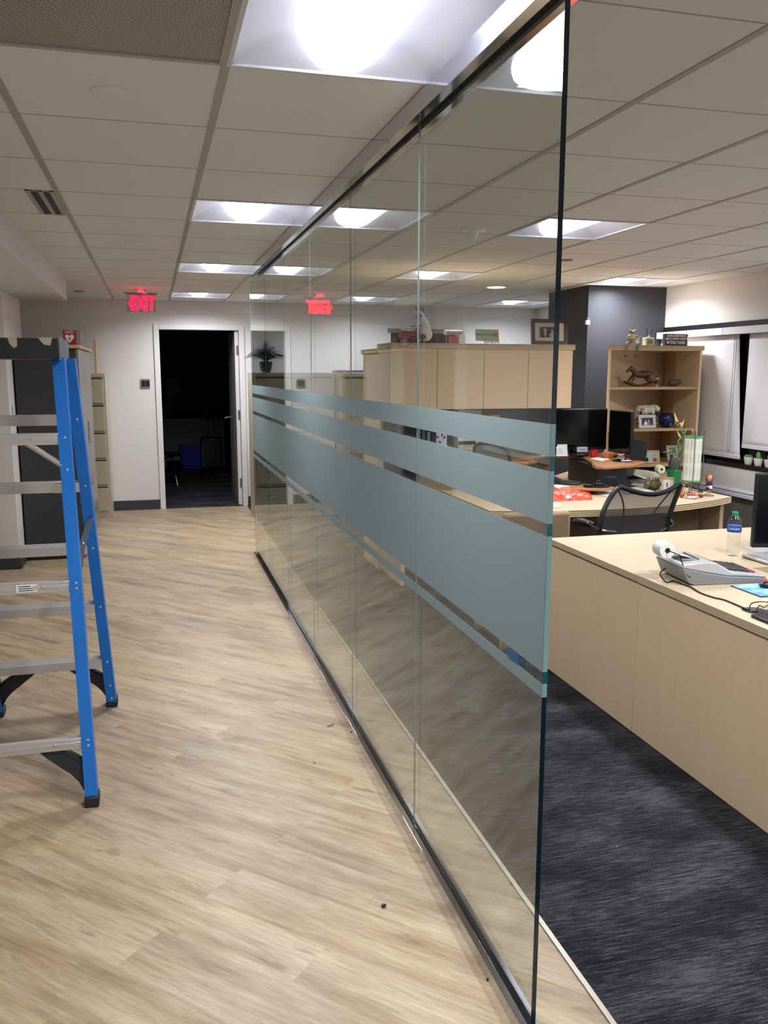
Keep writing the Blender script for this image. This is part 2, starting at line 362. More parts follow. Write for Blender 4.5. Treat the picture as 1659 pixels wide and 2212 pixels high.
# walls
DX0,DX1,DZ=.095,1.003,2.087
wb=MB(); H=CEIL+.15
D2=(2.86,3.76)
wb.box(XL-.1,DX0-.01,BACK,BACK+.12,0,H); wb.box(DX1+.01,D2[0],BACK,BACK+.12,0,H); wb.box(DX0-.01,DX1+.01,BACK,BACK+.12,DZ+.01,H)
wb.box(D2[0],D2[1],BACK,BACK+.12,DZ,H); wb.box(D2[1],5.0,BACK,BACK+.12,0,H)
struct(wb.build('wall_back',BACKP))
struct(MB().box(XL-.1,XL,YN,BACK,0,H).build('wall_left',WHITEP))
struct(MB().box(XL-.1,XR+.1,YN-.1,YN,0,H).build('wall_front',WHITEP))
wr=MB(); wr.box(XR,XR+.1,YN,BACK,1.955,H); wr.box(XR,XR+.1,YN,BACK,0,.84); wr.box(XR,XR+.1,7.4,BACK,.84,1.955); wr.box(XR,XR+.1,YN,-1.5,.84,1.955)
struct(wr.build('wall_right',WHITEP))
struct(MB().box(XR-.012,XR-.0005,YN,7.4,.0,.60).build('wall_right_lower',GREYP))
struct(MB().box(3.99,XR,7.4,8.24,0,CEIL+.003).build('wall_column',CHARP))
# left: projecting wall, soffit
struct(MB().box(XL,-1.115,7.37,8.32,0,CEIL+.003).build('wall_pier',WHITEP))
sof=MB(); sof.box(XL,-.715,YN,8.34,2.238,CEIL+.003); struct(sof.build('wall_soffit',WHITEP))
# baseboards
def base(x0,x1,y0,y1,n): struct(MB().box(x0,x1,y0,y1,0,.115).build('baseboard_'+n,BASEB,bev=.003))
base(XL,.03,BACK-.012,BACK,'back'); base(1.068,4.7,BACK-.012,BACK,'back_right'); base(XL,-1.103,7.358,7.37,'pier_front'); base(-1.115,-1.103,7.37,8.33,'pier_side')
base(XL,XL+.012,YN,7.3,'left'); base(3.978,3.99,7.4,8.24,'column')
# switch plate on the pier
pl=thing('outlet_plate','small white outlet plate low on the white pier edge beside the charcoal cupboard','outlet',(-1.115,7.47,.5))
MB().box(-1.115,-1.109,7.43,7.51,1.24,1.36).build('plate',WHITEPL,pl); MB().box(-1.109,-1.106,7.455,7.485,1.27,1.33).build('socket',GREYPL,pl)

# ---- door, frame and the dark office behind it
fr=MB(); y0,y1=BACK-.018,BACK+.12
for a,b in ((DX0-.062,DX0),(DX1,DX1+.062)): fr.box(a,b,y0,y1,0,DZ+.062)
fr.box(DX0,DX1,y0,y1,DZ,DZ+.062)
df=struct(fr.build('trim_4',DOORW,bev=.004)); struct(df)
dl=struct(MB().box(DX1-.048,DX1-.006,BACK+.03,BACK+.92,.01,DZ-.006).build('door_1',[DOORW]))
MB().box(DX1-.0492,DX1-.048,BACK+.034,BACK+.92,.012,DZ-.008).build('door_face',DOORG,dl)
for z in (.28,1.1,1.86):
    h=MB(); h.box(DX1-.03,DX1-.004,BACK+.024,BACK+.03,z-.055,z+.055); hh=h.build('hinge',STEEL,dl)
    MB().cyl((DX1-.004,BACK+.024,z-.055),(DX1-.004,BACK+.024,z+.055),.007,n=8).build('hinge_pin',STEEL,hh)
hb=MB(); hb.cyl((DX1-.05,BACK+.86,1.03),(DX1-.10,BACK+.86,1.03),.012,n=10); hb.tube([(DX1-.10,BACK+.86,1.03),(DX1-.115,BACK+.84,1.03),(DX1-.118,BACK+.76,1.028)],.009); hb.build('lever_handle',CHROME,dl)
DKW=mat('unlit_office_tone',(92,93,104),.9); DKF=mat('dim_grey_panel',(150,152,158),.8)  # dim office materials carry the unlit room's darkness in their colour
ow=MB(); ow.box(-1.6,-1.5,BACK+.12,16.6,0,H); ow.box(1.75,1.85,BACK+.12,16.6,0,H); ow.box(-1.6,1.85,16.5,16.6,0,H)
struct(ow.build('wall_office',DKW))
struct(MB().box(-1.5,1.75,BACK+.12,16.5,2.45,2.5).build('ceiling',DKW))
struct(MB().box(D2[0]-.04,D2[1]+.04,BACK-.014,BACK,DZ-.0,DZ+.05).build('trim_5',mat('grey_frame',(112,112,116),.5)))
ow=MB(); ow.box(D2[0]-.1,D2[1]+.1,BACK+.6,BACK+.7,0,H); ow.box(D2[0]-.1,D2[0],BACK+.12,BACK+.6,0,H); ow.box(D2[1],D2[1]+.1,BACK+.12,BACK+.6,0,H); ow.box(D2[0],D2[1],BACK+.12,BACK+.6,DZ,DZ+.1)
struct(ow.build('wall_closet',mat('dim_doorway',(70,70,78),.9)))  # darkness inside the second doorway is put into this wall colour
# office furniture
Yo=14.75
def boxpx(u0,v0,u1,v1,Y,dep):                 # extents of a box whose front shows between two corners at depth Y
    a=aY(u0,v0,Y); b=aY(u1,v1,Y); return (a.x,b.x,Y,Y+dep,min(a.z,b.z),max(a.z,b.z))
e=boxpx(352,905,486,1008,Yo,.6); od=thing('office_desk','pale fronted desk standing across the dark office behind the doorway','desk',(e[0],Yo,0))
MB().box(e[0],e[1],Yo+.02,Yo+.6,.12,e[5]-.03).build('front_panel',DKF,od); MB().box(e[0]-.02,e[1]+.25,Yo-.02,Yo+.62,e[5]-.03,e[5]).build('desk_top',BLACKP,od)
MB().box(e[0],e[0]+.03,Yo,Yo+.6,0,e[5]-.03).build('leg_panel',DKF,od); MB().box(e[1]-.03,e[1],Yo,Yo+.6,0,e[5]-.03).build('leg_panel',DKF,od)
b=MB(); q=Fb=aZ(416,1014,0); c=(q.x,q.y+.18)
b.add([(c[0]+x*k_,c[1]+y*k_,z) for k_,z in ((.82,0),(1,.37),(1.05,.37),(1.05,.39),(.97,.39),(.97,.34)) for x,y in ((-.19,-.15),(.19,-.15),(.19,.15),(-.19,.15))],[(3,2,1,0)]+[(4*r_+k,4*r_+(k+1)%4,4*r_+4+(k+1)%4,4*r_+4+k) for r_ in range(5) for k in range(4)]+[(20,21,22,23)],False)
wbin=b.build('recycling_bin',mat('bin_blue',(40,52,190),.4),None,(c[0],c[1],0)); tag(wbin,'blue recycling bin standing on the carpet in the dark office','bin')
q=aZ(459,1018,0); s=thing('suitcase','black wheeled suitcase with raised handle beside the blue bin in the dark office','suitcase',(q.x,q.y+.1,0))
M=Matrix.Translation((q.x,q.y,0)); MB(M).box(-.17,.17,0,.22,.04,.56).build('shell',BLACKP,s,bev=.03)
b=MB(M); b.tube([(-.13,-.006,.07),(-.15,-.006,.12),(-.15,-.006,.48),(-.10,-.006,.52),(.05,-.006,.52)],.010); b.build('piping',GREYPL,s)
b=MB(M); b.tube([(-.03,.1,.54),(-.03,.1,.98),(.05,.1,.98),(.05,.1,.54)],.008); b.build('pull_handle',STEEL,s)
for x in (-.12,.12): MB(M).cyl((x-.012,.18,.03),(x+.012,.18,.03),.03,n=12).build('wheel',BLACKP,s)
# visitor chair with chrome legs
q=aZ(377,1058,0); M=RZ(q.x-.27,q.y+.1,0,-25); s=thing('visitor_chair','dark visitor chair with thin chrome legs just inside the dark office','chair',(q.x-.27,q.y+.1,0))
MB(M).box(-.25,.22,-.05,.42,.43,.49).build('seat',BLACKP,s,bev=.02); MB(M).box(-.25,-.20,-.05,.42,.55,.95).build('backrest',BLACKP,s,bev=.02)
for sy in (-.06,.43): b=MB(M); b.tube([(.16,sy,0),(.08,sy,.43),(-.2,sy,.5),(-.22,sy,.6)],.011); b.build('leg',CHROME,s); b=MB(M); b.tube([(-.22,sy,0),(-.12,sy,.44)],.011); b.build('leg',CHROME,s)
# things on the office desk
ez=e[5]
MB_=MB(); a=aY(358,815,Yo+.55); b_=aY(392,903,Yo+.55)
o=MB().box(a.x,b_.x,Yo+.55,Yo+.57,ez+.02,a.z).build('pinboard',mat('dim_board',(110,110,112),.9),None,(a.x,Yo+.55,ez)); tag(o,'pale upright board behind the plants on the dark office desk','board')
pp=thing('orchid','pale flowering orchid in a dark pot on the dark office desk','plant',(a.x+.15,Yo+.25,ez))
MB().lathe([(.001,0),(.04,0),(.055,.1),(.001,.1)],(a.x+.15,Yo+.25,ez),12).build('pot',BLACKP,pp)
b=MB()
for i in range(3): b.tube([(a.x+.15,Yo+.25,ez+.08),(a.x+.13+.03*i,Yo+.25,ez+.3),(a.x+.08+.06*i,Yo+.25,ez+.46)],.004,5)
b.build('stem',LEAFD,pp); b=MB()
for i in range(12): b.ell((a.x+.05+random.random()*.2,Yo+.22+random.random()*.06,ez+.38+random.random()*.14),(.022,.01,.02),8)
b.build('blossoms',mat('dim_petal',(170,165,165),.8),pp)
hz=aY(420,765,15.0)
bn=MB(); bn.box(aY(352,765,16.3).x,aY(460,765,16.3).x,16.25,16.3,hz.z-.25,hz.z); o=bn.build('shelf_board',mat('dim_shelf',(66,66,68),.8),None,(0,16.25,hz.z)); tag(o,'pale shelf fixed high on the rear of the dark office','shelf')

# ---- right wall: windows, blinds, radiator cover
win=struct(MB().box(XR+.01,XR+.09,-1.5,7.4,.84,1.955).build('window_1',BLKW))
struct(MB().box(XR-.02,XR+.001,-1.5,7.39,1.99,2.035).build('trim_6',DKMET))
struct(MB().box(XR-.075,XR,-1.5,7.39,.812,.85).build('trim_7',BLKW))      # sill
val=thing('blind_valance','long white valance box above the window blinds','valance',(XR-.06,3,1.9))
MB().box(XR-.095,XR-.005,6.39,7.385,1.925,1.985).build('valance_section',VALN,val,bev=.003); MB().box(XR-.095,XR-.005,-1.5,6.385,1.925,1.985).build('valance_section',VALN,val,bev=.003)
def blind(ya,yb,z0,lab,skew):
    t=thing('roller_blind',lab,'blind',(XR-.04,(ya+yb)/2,z0),'roller blinds'); b=MB(); n=14; V=[];F=[]
    for i in range(n+1):
        for j in range(n+1):
            yy=ya+(yb-ya)*i/n; zz=z0+(1.924-z0)*j/n; k=(1-j/n)
            if skew and i<3: yy-= skew*k*(1-i/3)
            V.append((XR-.045+.006*math.sin(i*1.3)*k*k,yy,zz))
    for i in range(n):
        for j in range(n): a=i*(n+1)+j; F.append((a,a+1,a+n+2,a+n+1))
    b.add(V,F,True); s=b.build('fabric',BLIND,t); md=s.modifiers.new('s','SOLIDIFY'); md.thickness=.002
    MB().box(XR-.052,XR-.038,ya-skew,yb,z0-.004,z0+.03).build('hem_bar',VALN,t,bev=.003); return t
bl=blind(6.23,7.38,.885,'white roller blind nearest the charcoal column, drawn almost to the sill',.11)
blind(3.4,6.10,.985,'wide white roller blind stopping above the succulents on the sill',.0)
ct=aX(1590,725,XR-.10); cb=aX(1573,972,XR-.10); ch=MB(); ch.tube(CR([(XR-.10,ct.y-.012,1.92),(XR-.10,(ct.y+cb.y)/2-.014,(1.92+cb.z)/2),(XR-.10,cb.y-.014,cb.z+.03),(XR-.10,cb.y,cb.z),(XR-.10,cb.y+.014,cb.z+.03),(XR-.10,(ct.y+cb.y)/2+.014,(1.92+cb.z)/2),(XR-.10,ct.y+.012,1.92)]),.0025,5)
ch.build('pull_chain',GREYPL,bl)
rc=thing('radiator_cover','long white radiator cover with a ribbed ledge below the window','radiator',(XR-.05,3,.6))
MB().box(XR-.07,XR-.013,-1.5,7.39,.60,.808).build('front_panel',WHITEP,rc,bev=.003); b=MB(); b.box(XR-.10,XR-.013,-1.5,7.39,.57,.60); b.box(XR-.085,XR-.013,-1.5,7.39,.61,.625); b.build('ledge',VALN,rc,bev=.002)
def succ(y,kind,lab):
    x=XR-.035; t=thing('potted_succulent',lab,'plant',(x,y,.85),'succulents on the window sill')
    MB().lathe([(.001,0),(.024,0),(.03,.01),(.038,.062),(.034,.062),(.031,.05),(.001,.05)],(x,y,.85),18).build('pot',WHITEPL,t); b=MB()
    if kind==0:
        for i in range(16):
            a=i*2.4; r=.012+.018*(i/16); b.ell((x+r*math.cos(a),y+r*math.sin(a),.91+.012*(1-i/16)),(.011,.006,.013),6,(0,.5,a))
    elif kind==1: b.ell((x,y,.925),(.02,.024,.045),10)
    else:
        for i in range(9): a=i*.7; b.tube([(x,y,.9),(x+.02*math.cos(a),y+.02*math.sin(a),.945)],[.006,.001],5)
    b.build('leaves',LEAFM,t)
succ(6.02,0,'succulent rosette in a white pot nearest the open blind corner'); succ(5.90,1,'round green cactus in a white pot between two succulents on the sill'); succ(5.775,2,'spiky succulent in a white pot at the photo edge on the sill')

# ---- troffers
def troffer(x0,y0):
    t=thing('ceiling_light','','ceiling light',(x0,y0,CEIL),'square recessed ceiling lights'); S=TS
    f=MB()
    w_=.014
    for a in ((0,S,0,w_),(0,S,S-w_,S),(0,w_,w_,S-w_),(S-w_,S,w_,S-w_)): f.box(x0+a[0],x0+a[1],y0+a[2],y0+a[3],CEIL-.004,CEIL+.004)
    f.build('frame',TROF,t,bev=.001)
    b=MB(); n=26; V=[];F=[]; g=.012
    for i in range(n+1):
        for j in range(n+1):
            u=g+(S-2*g)*i/n; v=g+(S-2*g)*j/n
            du=min(u-g,S-g-u); dv=min(v-g,S-g-v)
            V.append((x0+u,y0+v,CEIL+.002+min(.075*math.sin(min(1,du/.2)*math.pi/2), dv*.9, .07)))
    for i in range(n):
        for j in range(n): a=i*(n+1)+j; F.append((a,a+1,a+n+2,a+n+1))
    b.add(V,F,True); b.build('reflector',TROF,t)
    l=MB(); n=14; V=[];F=[]; xa,xb=x0+.205,x0+S-.205; h=(xb-xa)/2; zc=CEIL+.058
    ys=(y0+.03,y0+S-.03)
    for y in ys:
        for i in range(n+1): a=math.pi*i/n; V.append((x0+S/2-h*math.cos(a),y,zc-.058*math.sin(a)))
    for i in range(n): F.append((i,i+1,n+2+i,n+1+i))
    l.add(V,F,True); l.add(V[:n+1],[tuple(range(n+1))],False); l.add(V[n+1:],[tuple(range(n+1))[::-1]],False)
    l.build('lens',LENS,t)
    ld_=bpy.data.lights.new('lamp','AREA'); ld_.shape='RECTANGLE'; ld_.size=.15; ld_.size_y=.50; ld_.energy=LAMPW; ld_.color=(.94,.965,1.0); ld_.spread=R(156)
    lo=bpy.data.objects.new('lamp',ld_); COL.objects.link(lo); lo.parent=t; lo.location=(S/2,S/2,-.003)
    return t
LL={(-1,-1):'square ceiling light nearest the viewer, left of the glass top rail',(-1,3):'second square ceiling light along the corridor, left of the glass wall',
 (-1,7):'third square ceiling light along the corridor near the far end of the glass wall',(-1,11):'corridor ceiling light farthest away, above and right of the exit sign',
 (2,3):'square ceiling light right of the glass edge, nearest on the desk side',(2,7):'square ceiling light seen through the glass above the cow figurine side of the hutch',
 (2,11):'far square ceiling light seen through the glass just before the back wall',(5,7):'square ceiling light directly in front of the charcoal column',(5,11):'far square ceiling light left of the charcoal column seen through glass',
 (-1,-5):'corridor ceiling light one bay behind the viewer',(-1,-9):'corridor ceiling light two bays behind the viewer',(2,-1):'ceiling light above the near end of the desks, outside the view',
 (2,-5):'desk side ceiling light one bay behind the viewer',(2,-9):'desk side ceiling light two bays behind the viewer',(5,3):'window side ceiling light beyond the right photo edge',
 (5,-1):'window side ceiling light level with the viewer',(5,-5):'window side ceiling light one bay behind the viewer',(5,-9):'window side ceiling light two bays behind the viewer'}
L0=None
for k,j in LIGHTS:
    x,y=GX+k*TS,GY+j*TS
    if L0 is None: L0=troffer(x,y); t=L0
    else: t=copy_tree(L0); t.location=(x,y,CEIL)
    t['label']=LL[(k,j)]
# return grille
x0,y0=GX-2*TS,GY-TS
g=thing('ceiling_grille','dark perforated square air grille in the ceiling at the upper left','vent',(x0,y0,CEIL))
b=MB(); S=TS
for a in ((0,S,0,.02),(0,S,S-.02,S),(0,.02,.02,S-.02),(S-.02,S,.02,S-.02)): b.box(x0+a[0],x0+a[1],y0+a[2],y0+a[3],CEIL-.003,CEIL+.006)
b.build('frame',GRIDM,g); MB().box(x0+.02,x0+S-.02,y0+.02,y0+S-.02,CEIL+.001,CEIL+.006).build('perforated_plate',grille_mat(),g)
def slot(x1,y0,lab):
    t=thing('slot_diffuser',lab,'vent',(x1-.06,y0,CEIL),'slot air diffusers'); L=TS
    f=MB(); 
    for a,b_ in ((-.125,-.105),(-.07,-.05),(-.02,-.0)): f.box(x1+a,x1+b_,y0,y0+L,CEIL-.003,CEIL+.004)
    for yy in (y0,y0+L-.01): f.box(x1-.125,x1,yy,yy+.01,CEIL-.0032,CEIL+.004)
    f.build('frame',GRIDM,t); MB().box(x1-.12,x1-.005,y0+.005,y0+L-.005,CEIL+.0015,CEIL+.0038).build('slot',BLKW,t)
slot(GX-2*TS-.012,GY+3*TS,'two slot air diffuser in the ceiling at the left, before the soffit'); slot(GX+TS-.012,GY+8*TS-.0,'slot air diffuser in the ceiling seen through the far glass panels')
def disc(x,y,r,h,lab,m=WHITEPL,name='smoke_detector',cat='detector'):
    o=MB().lathe([(.001,-h),(r*.85,-h),(r,-h*.5),(r,.003),(.001,.003)],(x,y,CEIL+.002),24).build(name,m,None,(x,y,CEIL)); tag(o,lab,cat)
disc(-.082,2.766,.06,.012,'round white ceiling disc nearest the viewer, below the perforated grille','' or TILEM,'sprinkler_cover','sprinkler'); disc(-.081,5.79,.055,.012,'small white ceiling disc halfway down the corridor',TILEM,'sprinkler_cover','sprinkler')
disc(-.685,9.36,.05,.01,'small grey ceiling disc beside the soffit end near the exit sign',GREYPL,'sprinkler_cover','sprinkler'); disc(2.944,5.82,.05,.008,'flat grey ceiling disc just right of the glass edge',GREYPL,'sprinkler_cover','sprinkler')
t=thing('smoke_detector','white smoke detector hanging from the ceiling, seen through the glass','detector',(1.8,4.72,CEIL))
MB().lathe([(.001,-.018),(.07,-.014),(.078,0),(.078,.003),(.001,.003)],(1.8,4.72,CEIL),24).build('base',WHITEPL,t); MB().lathe([(.001,-.062),(.012,-.062),(.03,-.045),(.036,-.016),(.001,-.016)],(1.8,4.72,CEIL),16).build('sensor_head',WHITEPL,t)
t=thing('downlight','round lit downlight in the ceiling above the hutch','ceiling light',(3.22,7.8,CEIL)); MB().lathe([(.085,-.004),(.10,-.004),(.10,.004),(.085,.004)],(3.22,7.8,CEIL),24).build('trim_ring',TROF,t)
MB().lathe([(.001,-.0045),(.086,-.0045),(.086,-.002),(.001,-.002)],(3.22,7.8,CEIL),24).build('lamp',mat('warm_lamp',(255,238,200),.4,emit=5),t)

# ---- exit sign
ye=9.0; ex=thing('exit_sign','lit red EXIT sign on a clear panel hanging from the ceiling','exit sign',(-.07,ye,CEIL))
MB().box(-.13,-.02,ye-.03,ye+.03,CEIL-.035,CEIL).build('canopy',mat('canopy_white',(206,196,194),.5),ex,bev=.004)
MB().box(-.215,.068,ye-.003,ye+.003,2.195,CEIL-.035).build('clear_panel',[mat('exit_panel_grey',(176,168,164),.3,alpha=.55)],ex)
MB().box(-.235,.085,ye-.012,ye+.012,CEIL-.045,CEIL-.032).build('holder_rail',GREYPL,ex)
b=MB(); b.text('EXIT',.185,faceT(-.062,ye-.004,2.272),.0012,sx=.62,off=.006); b.prismY([(-.205,2.275),(-.178,2.302),(-.178,2.288),(-.19,2.275),(-.178,2.262),(-.178,2.248)],ye-.0055,ye-.0035); b.build('letters',EXITR,ex)
b=MB(); b.box(-.10,-.05,ye-.032,ye-.03,CEIL-.032,CEIL-.004); b.build('status_light',mat('status_red',(255,30,60),.4,emit=2.5),ex)
MB().box(-.05,-.03,ye-.02,ye+.02,CEIL-.0365,CEIL-.035).build('lamp_slot',mat('lamp_slot_red',(255,30,60),.4,emit=8),ex)
# control panel on wall
cp=thing('wall_control','small grey framed control panel left of the doorway','control panel',(-.077,BACK,1.47)); MB().box(-.129,-.026,BACK-.018,BACK,1.424,1.526).build('housing',GREYPL,cp,bev=.003)
b=MB(); b.box(-.12,-.08,BACK-.0195,BACK-.018,1.436,1.508); b.box(-.076,-.035,BACK-.0195,BACK-.018,1.436,1.508); b.build('display',SCREEN,cp)

# ================================================================ GLASS WALL
GXa,GXb=.822,.834; YE=[1.668,2.636,3.595,4.545,5.475,6.43,7.375]; ZT=2.362
BANDS=[(1.427,1.497),(1.279,1.395),(.940,1.251),(.880,.912)]
names=['near glass panel with the free polished edge beside the desks','second glass panel from the near free edge','third glass panel from the near free edge','fourth glass panel from the near free edge','fifth glass panel, second from the far end','farthest glass panel, nearest the doorway']
for i in range(6):
    y0,y1=YE[i]+(.0006 if i else 0),YE[i+1]-.0006
    t=thing('glass_sheet','tall '+names[i],'glass panel',(.828,(y0+y1)/2,.012),'frameless glass panels of the partition')
    b=MB(); V=[(GXa,y0,.02),(GXb,y0,.02),(GXb,y1,.02),(GXa,y1,.02),(GXa,y0,ZT),(GXb,y0,ZT),(GXb,y1,ZT),(GXa,y1,ZT)]
    b.add(V,[(1,2,6,5),(3,0,4,7)],False); b.build('pane',GLASS,t)
    zs=[.02,.88,.912,.94,1.251,1.279,1.395,1.427,1.497,ZT]; fm=[0,1,2,1,2,1,2,1,0]  # paler edge at the bands: light scattered by the film, put into colour
    ed=MB()
    for k in range(9):
        ed.m=fm[k] if i==0 else 3
        ed.box(GXa+.0002,GXb-.0002 if i==0 else GXa+.005,y0-.0002,y0+.0008,zs[k],zs[k+1])
    ed.build('polished_edge',[EDGEK,EDGET,EDGEM,EDGEJ],t)
    MB().box(GXa+.0002,GXa+.005,y1-.0008,y1+.0002,.02,ZT).build('polished_edge',EDGEJ,t)
    for z0,z1 in BANDS: MB().box(GXa-.0006,GXa-.0002,y0+.0008,y1-.0008,z0,z1).build('frosted_band',FILM,t)
hr=thing('top_rail','polished metal rail holding the glass panels against the ceiling','rail',(.82,4.4,2.352))
for i,(ya,yb) in enumerate(((1.2,3.0),(3.003,5.2),(5.203,7.0))):
    MB().box(.782,.812,ya,yb,2.352,CEIL-.002).build('near_side_channel',CHROME,hr,bev=.001); MB().box(.842,.866,ya,yb,2.352,CEIL-.002).build('far_side_channel',CHROME,hr,bev=.001)
MB().box(.812,.842,1.2,7.0,2.375,CEIL-.002).build('gasket',RUBB,hr)
br_=thing('bottom_rail','low polished metal floor rail along the glass wall','rail',(.828,4.5,0))
MB().box(.800,.819,1.2,7.385,.0,.038).build('near_lip',CHROME,br_,bev=.001); MB().box(.837,.852,1.2,7.385,0,.038).build('far_lip',CHROME,br_,bev=.001); MB().box(.819,.837,1.2,7.385,0,.018).build('gasket',RUBB,br_)
# blue tape reference on the glass
o=MB().box(GXa-.0014,GXa-.0007,1.80,1.86,.913,.935).build('tape_piece',mat('painters_tape',(40,90,150),.7),None,(GXa,1.83,.92)); tag(o,'small scrap of blue tape on the near glass panel between frosted bands','tape')

# ================================================================ LADDER
ld=thing('step_ladder','blue fibreglass step ladder with aluminium steps standing open at the left','ladder',(-.55,3.6,0))
def nr(z,s=1):                                 # near (camera side) rail centre line
    t=z/1.66; return Vector((-.570+s*(.287-.060*t),3.158+.36*t,z))
def far_(z,s=1):
    t=z/1.66; return Vector((-.510+s*(.256-.02*t-.0)-.05*t*1.0,4.145-.41*t,z))
for s in (1,-1):
    for f,nm,wd in ((nr,'rear_rail',.044),(far_,'front_rail',.046)):
        b=MB(); a,c=f(.0+.03,s),f(1.66,s); n=12
        # c channel: outer web and two flanges
        for (dx,dy,wx,wy) in ((s*(wd/2-.0025),0,.005,.062),(0,-.031,wd,.005),(0,.031,wd,.005)):
            o_=Vector((dx,dy,0)); b.add([a+o_+Vector(p) for p in ((-wx/2,-wy/2,0),(wx/2,-wy/2,0),(wx/2,wy/2,0),(-wx/2,wy/2,0))]+[c+o_+Vector(p) for p in ((-wx/2,-wy/2,0),(wx/2,-wy/2,0),(wx/2,wy/2,0),(-wx/2,wy/2,0))],[(0,3,2,1),(4,5,6,7),(0,1,5,4),(1,2,6,5),(2,3,7,6),(3,0,4,7)],False)
        rl=b.build(nm,[BLUEF],ld)
        b=MB(); p=f(.0,s); b.box(p.x-wd/2-.004,p.x+wd/2+.004,p.y-.037,p.y+.037,0,.042); b.build('foot_pad',RUBB,rl,bev=.006)
        zz=(.225,.245,.80,.82,1.36,1.24) if nm=='rear_rail' else (.05,.12,.25,.54,.83,1.12,1.41)
        for z in zz: q=f(z,s); MB().ell((q.x+.003,q.y-.034,q.z),(.0055,.003,.0055),8).build('rivet',ALU,rl)
# back frame braces (camera side)
for i,z in enumerate((.235,.81,1.355)):
    a,c=nr(z,1),nr(z,-1); b=MB(); b.box(c.x+.02,a.x-.02,a.y-.030,a.y-.024,z-.022,z+.018); b.box(c.x+.02,a.x-.02,a.y-.030,a.y-.008,z+.018,z+.022); b.box(c.x+.02,a.x-.02,a.y-.031,a.y-.028,z-.008,z+.006)
    st=b.build('rear_brace',ALU,ld,bev=.001); b=MB(); b.ell((a.x-.115,a.y-.031,z+.002),(.006,.004,.006),8); b.build('rivet',ALU,st)
    if i==1:
        b=MB(); b.box(-.52,-.447,a.y-.0318,a.y-.031,z-.014,z+.016); lb=b.build('warning_label',PAPER,st)
        b=MB(); 
        for k,(p,q) in enumerate(((-.512,-.47),(-.512,-.465),(-.512,-.462))): b.box(p,q,a.y-.0322,a.y-.0318,z+.007-.008*k,z+.010-.008*k)
        b.build('printed_lines',BLACKP,lb); b=MB(); b.tube([(-.455+.006*math.cos(k*math.pi/6),a.y-.0322,z+.001+.006*math.sin(k*math.pi/6)) for k in range(12)],.0012,5,True); b.build('prohibition_mark',REDP,lb)
# steps (far side)
for z in (.25,.54,.83,1.12,1.41):
    a,c=far_(z,1),far_(z,-1); b=MB(); b.box(c.x+.021,a.x-.021,a.y-.042,a.y+.04,z+.012,z+.016); b.box(c.x+.021,a.x-.021,a.y-.042,a.y-.038,z-.024,z+.012); b.box(c.x+.021,a.x-.021,a.y+.036,a.y+.04,z-.024,z+.012)
    for k in range(5): b.box(c.x+.021,a.x-.021,a.y-.030+.015*k,a.y-.026+.015*k,z+.016,z+.018)
    st=b.build('step',ALU,ld)
    if z==1.12: b=MB(); b.box(-.428,-.365,a.y-.0435,a.y-.042,z-.026,z+.016); b.box(-.42,-.35,a.y-.042,a.y-.01,z+.018,z+.0188); b.build('masking_tape',TAPE,st)
# knee braces (curved black)
def knee(f,s,k,nm='knee_brace'):
    b=MB(); inn=[(.0,.02),(.0016,.03),(.008,.055),(.027,.09),(.053,.12),(.0915,.15),(.14,.19),(.175,.222)]
    out=[(-.0,.04),(-.0,.07),(-.0,.10),(-.0,.13),(.003,.16),(.03,.182),(.062,.203),(.098,.228)]
    x0=f(.02,s).x-s*.018; V=[]; n=len(inn)
    for y in (-.014,.014):
        for pl in (inn,out):
            for x,z in pl: V.append((x0-s*x*k,f(z,s).y+y,z*k))
    m=2*n; F=[]
    for a in range(n-1):
        F+=[(a,a+1,n+a+1,n+a),(m+a,m+n+a,m+n+a+1,m+a+1),(a,m+a,m+a+1,a+1),(n+a,n+a+1,m+n+a+1,m+n+a)]
    F+=[(0,n,m+n,m),(n-1,m+n-1,m+2*n-1,2*n-1)]
    b.add(V,F,False); b.tube([Vector((x0-s*x*k,f(z,s).y-.016,z*k-.012)) for x,z in out[3:]],.004,6); b.build(nm,RUBB,ld)
for s in (1,-1): knee(nr,s,1.0); knee(far_,s,1.04)
# spreaders and gusset
for s in (1,-1):
    a=nr(.86,s); c=far_(.98,s); mid=(a+c)/2+Vector((0,0,-.012)); b=MB(); b.bar(a+Vector((s*.012,.03,.0)),mid,.004,.024,(1,0,0)); b.bar(mid,c+Vector((s*.012,-.03,0)),.004,.024,(1,0,0)); b.ell(mid,(.008,.008,.008),8); b.build('spreader',STEEL,ld)
    a=nr(1.355,s); c=nr(1.24,s); b=MB(); b.tube([(a.x-s*.135,a.y-.02,1.34),(c.x-s*.015,c.y-.02,1.255)],.011,8); b.build('gusset_strut',ALU,ld)
# top cap
cy0,cy1=3.44,3.80
b=MB(); b.box(-.87,-.337,cy0,cy1,1.655,1.715)
for a in (-.84,-.715,-.6,-.50,-.385): b.box(a,a+.05,cy0+.01,cy1-.01,1.715,1.73)
b.box(-.87,-.337,cy0-.0002,cy0+.012,1.6552,1.73); b.m=1; b.box(-.337,-.330,cy0-.002,cy1,1.648,1.733)  # end plate of the cap in a lighter grey
cpo=b.build('top_cap',[CAPB,CAPG],ld,bev=.003)
b=MB(); b.prismY([(-.51,1.732),(-.478,1.732),(-.478,1.70),(-.49,1.692),(-.505,1.71)],cy0-.0015,cy0-.0003); b.prismY([(-.405,1.732),(-.355,1.732),(-.362,1.703),(-.385,1.706)],cy0-.0015,cy0-.0003); b.build('masking_tape',TAPE,cpo)

